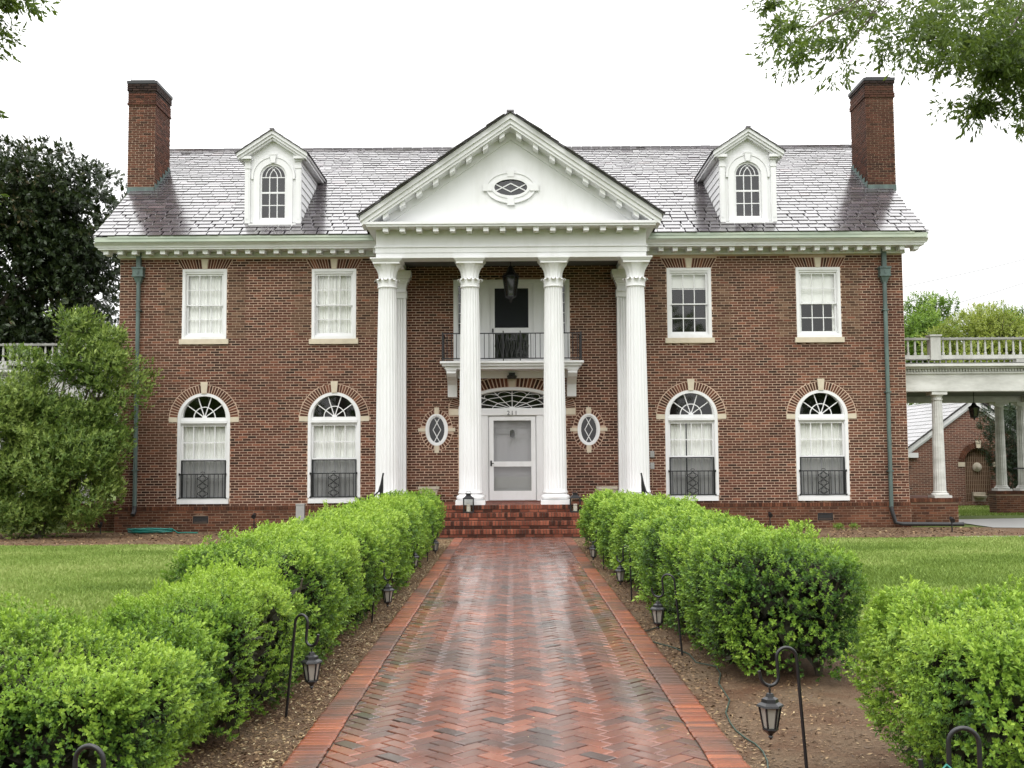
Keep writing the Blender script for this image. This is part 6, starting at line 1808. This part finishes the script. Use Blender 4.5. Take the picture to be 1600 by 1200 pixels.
# left side (stake foot pixel), right side
hook_with_lantern('left', -1.60, 4.05, .69, -.15, .0, NM[0], False)
for i, (px, py, H, rz, tl) in enumerate(((447, 1120, .69, -.55, .12), (581, 973, .66, -.5, .09), (635, 911, .68, -.75, .03), (668, 877, .62, -.5, .0))):
    x, y = GP(px, py); hook_with_lantern('left', x, y, H, rz, tl, NM[i + 1])
hook_with_lantern('right', 1.745, 4.17, .70, .15, .0, NM[0], False)
for i, (px, py, H, rz, tl) in enumerate(((1262, 1218, .70, -.1, .07), (1066, 1024, .70, .35, .09), (987, 939, .66, .8, .03), (943, 889, .62, .2, .0))):
    x, y = GP(px, py); hook_with_lantern('right', x, y, H, rz, tl, NM[i + 1])

# cords
pts = [(1033, 966), (1033, 979), (1015, 986), (1001, 990), (1019, 1004), (1054, 1014), (1077, 1024), (1088, 1037), (1119, 1043), (1126, 1055), (1123, 1070), (1140, 1096), (1134, 1116), (1141, 1132), (1150, 1144), (1165, 1156), (1180, 1165), (1192, 1177), (1199, 1192), (1201, 1215)]
mb = MB(); mb.tube([(*GP(a, b), GZ + .03) for a, b in pts], .0055, 6); part('extension_cord', mb, 'cord_rubber', None, smooth=60, label='thin dark green extension cord snaking over the soil right of the walk', cat='cord')
x, y = 1.745, 4.17
mb = MB(); mb.tube([(x - .13, y - .03, .47), (x - .16, y - .02, .53), (x - .13, y - .01, .555), (x - .09, y - .02, .52), (x - .07, y - .03, .4), (x - .05, y, .1), (x - .02, y + .1, GZ + .03)], .006, 6)
part('extension_cord', mb, 'hose_rubber', None, smooth=60, label='pale green cord looped over the hook at the bottom right edge', cat='cord')

# ------------------------------------------------------------------ hanging portico lantern and porch lantern
def big_lantern(name, label, x, y, z_top, w, h, drop):
    l = put(name, None, None, (x, y, z_top), label, 'lantern')
    mb = MB()
    mb.tube([(0, 0, 0), (0, 0, -drop)], .012, 6); mb.lathe([(.05, 0), (.05, -.02), (.015, -.04)], seg=10)
    put('chain', mb.mesh('chain', 'black_iron'), l, (x, y, z_top))
    mb = MB(); zt = -drop
    mb.lathe([(w * .12, zt), (w * .18, zt - h * .06), (w * .25, zt - h * .16), (w * .50, zt - h * .26), (w * .52, zt - h * .30), (w * .44, zt - h * .31)], seg=6)
    put('roof', mb.mesh('roof', 'black_iron'), l, (x, y, z_top))
    mb = MB(); a0, a1 = zt - h * .305, zt - h * .82
    for k in range(6):
        a = 2 * math.pi * k / 6; mb.tube([(w * .45 * math.cos(a), w * .45 * math.sin(a), a0), (w * .30 * math.cos(a), w * .30 * math.sin(a), a1)], w * .035, 5)
    mb.lathe([(w * .33, a1 + .01), (w * .33, a1 - .02), (w * .2, a1 - h * .05), (w * .06, a1 - h * .09), (w * .09, a1 - h * .12), (.004, a1 - h * .18)], seg=6)
    put('frame', mb.mesh('frame', 'black_iron'), l, (x, y, z_top))
    for k in range(6):
        b0, b1 = 2 * math.pi * k / 6, 2 * math.pi * (k + 1) / 6; q = MB()
        q.add([(w * .285 * math.cos(b0), w * .285 * math.sin(b0), a1), (w * .285 * math.cos(b1), w * .285 * math.sin(b1), a1), (w * .43 * math.cos(b1), w * .43 * math.sin(b1), a0), (w * .43 * math.cos(b0), w * .43 * math.sin(b0), a0)], [(0, 1, 2, 3)])
        put('pane', q.mesh('pane', 'smoked_glass'), l, (x, y, z_top))
xl = P(798, 440, 26.7)[0]; zl_t = P(798, 416, 26.7)[1]
big_lantern('hanging_lantern', 'large black lantern hanging from the portico ceiling before the balcony door', xl, 26.7, zf[0] + .149, .42, .92, max(zf[0] + .149 - zl_t, .05))
xl, zl_t = P(1521.5, 629, 31.0); big_lantern('hanging_lantern', 'black lantern hanging from the right side porch ceiling', xl, 31.0, zl_t + .45, .34, .50, .45)

# square glass candle lanterns on the steps
def step_lantern(label, x, y, z, w, h):
    l = put('candle_lantern', None, None, (x, y, z), label, 'lantern')
    mb = MB(); a = w / 2
    mb.box(-a, a, -a, a, 0, .03); mb.box(-a, a, -a, a, h * .68, h * .71)
    for sx in (-1, 1):
        for sy in (-1, 1): mb.box(sx * a, sx * (a - .022), sy * a if sy > 0 else -a, sy * (a - .022) if sy < 0 else a - .022, .031, h * .679)
    for sx in (-1, 1):
        mb.box(sx * .006, -sx * .006, sx * (a - .004), sx * (a - .012), .031, h * .679) if 0 else None
    mb.box(-a, a, -a + .001, -a + .014, h * .34, h * .36)
    put('frame', mb.mesh('frame', 'black_iron'), l, (x, y, z))
    mb = MB()
    q = [(-a - .01, -a - .01, h * .711), (a + .01, -a - .01, h * .711), (a + .01, a + .01, h * .711), (-a - .01, a + .01, h * .711), (-a * .5, -a * .5, h * .84), (a * .5, -a * .5, h * .84), (a * .5, a * .5, h * .84), (-a * .5, a * .5, h * .84)]
    mb.add(q, [(0, 1, 5, 4), (1, 2, 6, 5), (2, 3, 7, 6), (3, 0, 4, 7), (3, 2, 1, 0), (4, 5, 6, 7)]); mb.box(-a * .45, a * .45, -a * .45, a * .45, h * .841, h * .93); mb.box(-a * .55, a * .55, -a * .55, a * .55, h * .931, h * .96)
    mb.tube([(a * .5 * math.cos(t), 0, h * .96 + .05 * math.sin(t)) for t in [math.pi * i / 8 for i in range(9)]], .006, 5)
    put('roof', mb.mesh('roof', 'black_iron'), l, (x, y, z))
    for d in range(4):
        q = MB(); s = a - .012; c = [(-s, -s), (s, -s), (s, s), (-s, s)]; (ax, ay), (bx, by) = c[d], c[(d + 1) % 4]
        q.add([(ax, ay, .03), (bx, by, .03), (bx, by, h * .68), (ax, ay, h * .68)], [(0, 1, 2, 3)]); put('pane', q.mesh('pane', 'window_glass'), l, (x, y, z))
    mb = MB(); mb.lathe([(.045, .031), (.045, h * .42), (.01, h * .42)], seg=14); put('candle', mb.mesh('candle', 'candle_wax', 40), l, (x, y, z))
x, z = P(732, 798, YS + TREAD * 2 + .14); step_lantern('black candle lantern standing on the steps before the second column', x, YS + TREAD * 2 + .17, RISE * 3 - .002, .245, .47)
x, z = P(899, 797, YS + TREAD * 2 + .14); step_lantern('black candle lantern on the steps half hidden by the right hedge', x, YS + TREAD * 2 + .17, RISE * 3 - .002, .245, .47)

# stone planters on the porch
for px, lab in ((670, 'weathered pale stone planter on the porch below the left oval window'), (948, 'weathered pale stone planter on the porch below the right oval window')):
    x = P(px, 765, 27.15)[0]; zt = P(px, 760, 27.15)[1]; h = zt - PORCH_Z; t = put('stone_planter', None, None, (x, 27.15, PORCH_Z - .003), lab, 'planter', 'stone planters on the porch')
    mb = MB(); w0, w1 = .17, .235
    def ring(w, z): return [(-w, -w * .6, z), (w, -w * .6, z), (w, w * .6, z), (-w, w * .6, z)]
    lv = [ring(.20, 0), ring(.20, .06), ring(w0, .08), ring(w1, h - .07), ring(w1 + .025, h - .065), ring(w1 + .025, h), ring(w1 - .02, h), ring(w1 - .03, h - .06)]
    vs = [p for r in lv for p in r]; fs = [(3, 2, 1, 0)] + [(4 * i + k, 4 * i + (k + 1) % 4, 4 * i + 4 + (k + 1) % 4, 4 * i + 4 + k) for i in range(len(lv) - 1) for k in range(4)] + [(28, 29, 30, 31)]
    mb.add(vs, fs); put('pot', mb.mesh('pot', 'planter_stone'), t, (x, 27.15, PORCH_Z - .003))
    mb = MB(); mb.box(-w1 + .035, w1 - .035, -w1 * .5, w1 * .5, h - .09, h - .05); put('soil', mb.mesh('soil', 'dirt'), t, (x, 27.15, PORCH_Z - .003))

# iron handrails at the ends of the steps
for s, px, lab in ((-1, 599, 'black iron handrail sweeping down the left end of the steps'), (1, 1002, 'black iron handrail sweeping down the right end of the steps')):
    yy = YS + .62; xx = P(px, 760, yy)[0]
    zt = P(px, 739, yy)[1]
    o = put('handrail', None, None, (xx, yy, 0), lab, 'handrail', 'iron handrails')
    mb = MB()
    pts = [(0, 0, zt), (s * .05, -.02, zt - .25), (s * .10, -.05, zt - .42), (s * .20, -.12, zt - .52), (s * .36, -.2, zt - .57), (s * .55, -.3, zt - .59)]
    mb.tube(pts, .022, 6); put('rail', mb.mesh('rail', 'black_iron', 50), o, (xx, yy, 0))
    mb = MB(); mb.prism([(0 - s * .0, RISE), (s * .085, RISE), (s * .085, zt - .40), (s * .012, zt - .02), (0, zt - .02)] if s > 0 else [(s * .085, RISE), (0, RISE), (0, zt - .02), (s * .012, zt - .02), (s * .085, zt - .40)], -.02, .02); put('newel_post', mb.mesh('newel_post', 'black_iron'), o, (xx, yy, 0))
    for k, (dx, dy, zz) in enumerate(((.2, -.12, zt - .53), (.34, -.19, zt - .58), (.5, -.28, zt - .6))):
        mb = MB(); w = .012 if k < 2 else .02; mb.box(s * dx - w, s * dx + w, dy - w, dy + w, -.03, zz); put('baluster', mb.mesh('baluster', 'black_iron'), o, (xx, yy, 0))

# things in the beds
x, y = P(236, 826, 26.9)[0], 26.9; mb = MB(); rr = random.Random(2); pts = []
for k in range(150):
    a = k * .42; r = .28 + .10 * math.sin(k * .31) + rr.uniform(-.03, .03); pts.append((r * 1.5 * math.cos(a), r * .55 * math.sin(a), .02 + .0006 * k + rr.uniform(0, .02)))
pts += [(.7, -.12, .02), (.95, -.05, .02), (1.2, -.18, .02)]
mb.tube(pts, .017, 6); put('garden_hose', mb.mesh('garden_hose', 'hose_rubber', 60), None, (x, y, GZ + .012), 'coiled teal garden hose lying in the bed left of the walk', 'hose')
x, y = G(469.5, 809, 0); y = 26.6; x = P(469.5, 800, y)[0]; zt = P(469.5, 787, y)[1]
mb = MB(); mb.box(-.10, .10, -.07, .07, -.05, zt - .03); mb.box(-.108, .108, -.078, .078, zt - .029, zt); put('utility_box', mb.mesh('utility_box', 'grey_metal'), None, (x, y, 0), 'grey metal utility box standing behind the left hedge', 'utility box')
def spotlight(px, py, y, lab):
    x, z = P(px, py, y); o = put('spotlight', None, None, (x, y, 0), lab, 'spotlight', 'landscape spotlights in the beds')
    mb = MB(); mb.tube([(0, 0, -.08), (0, 0, z - .03)], .014, 6); put('stake', mb.mesh('stake', 'black_iron'), o, (x, y, 0))
    mb = MB(); mb.tube([(0, -.07, z - .02), (0, -.03, z - .01), (0, .06, z + .04)], [.055, .055, .035], 10); put('lamp_head', mb.mesh('lamp_head', 'black_iron', 50), o, (x, y, 0))
spotlight(397, 806, 27.0, 'small black spotlight on a stake below the second window from the left')
spotlight(1203, 804, 27.0, 'small black spotlight on a stake between the two right windows')
spotlight(1487, 812, 25.6, 'small black spotlight on a stake before the right porch pier')
spotlight(157, 820, 26.8, 'small black spotlight on a stake beside the light green shrub')
o = None
for c in list(bpy.data.objects):
    if c.name not in WL: continue
print('objects', len(bpy.data.objects), 'tris', sum(sum(len(p.vertices) - 2 for p in o.data.polygons) if len(o.data.polygons) < 60000 else len(o.data.polygons) * 2 for o in bpy.data.objects if o.type == 'MESH'))
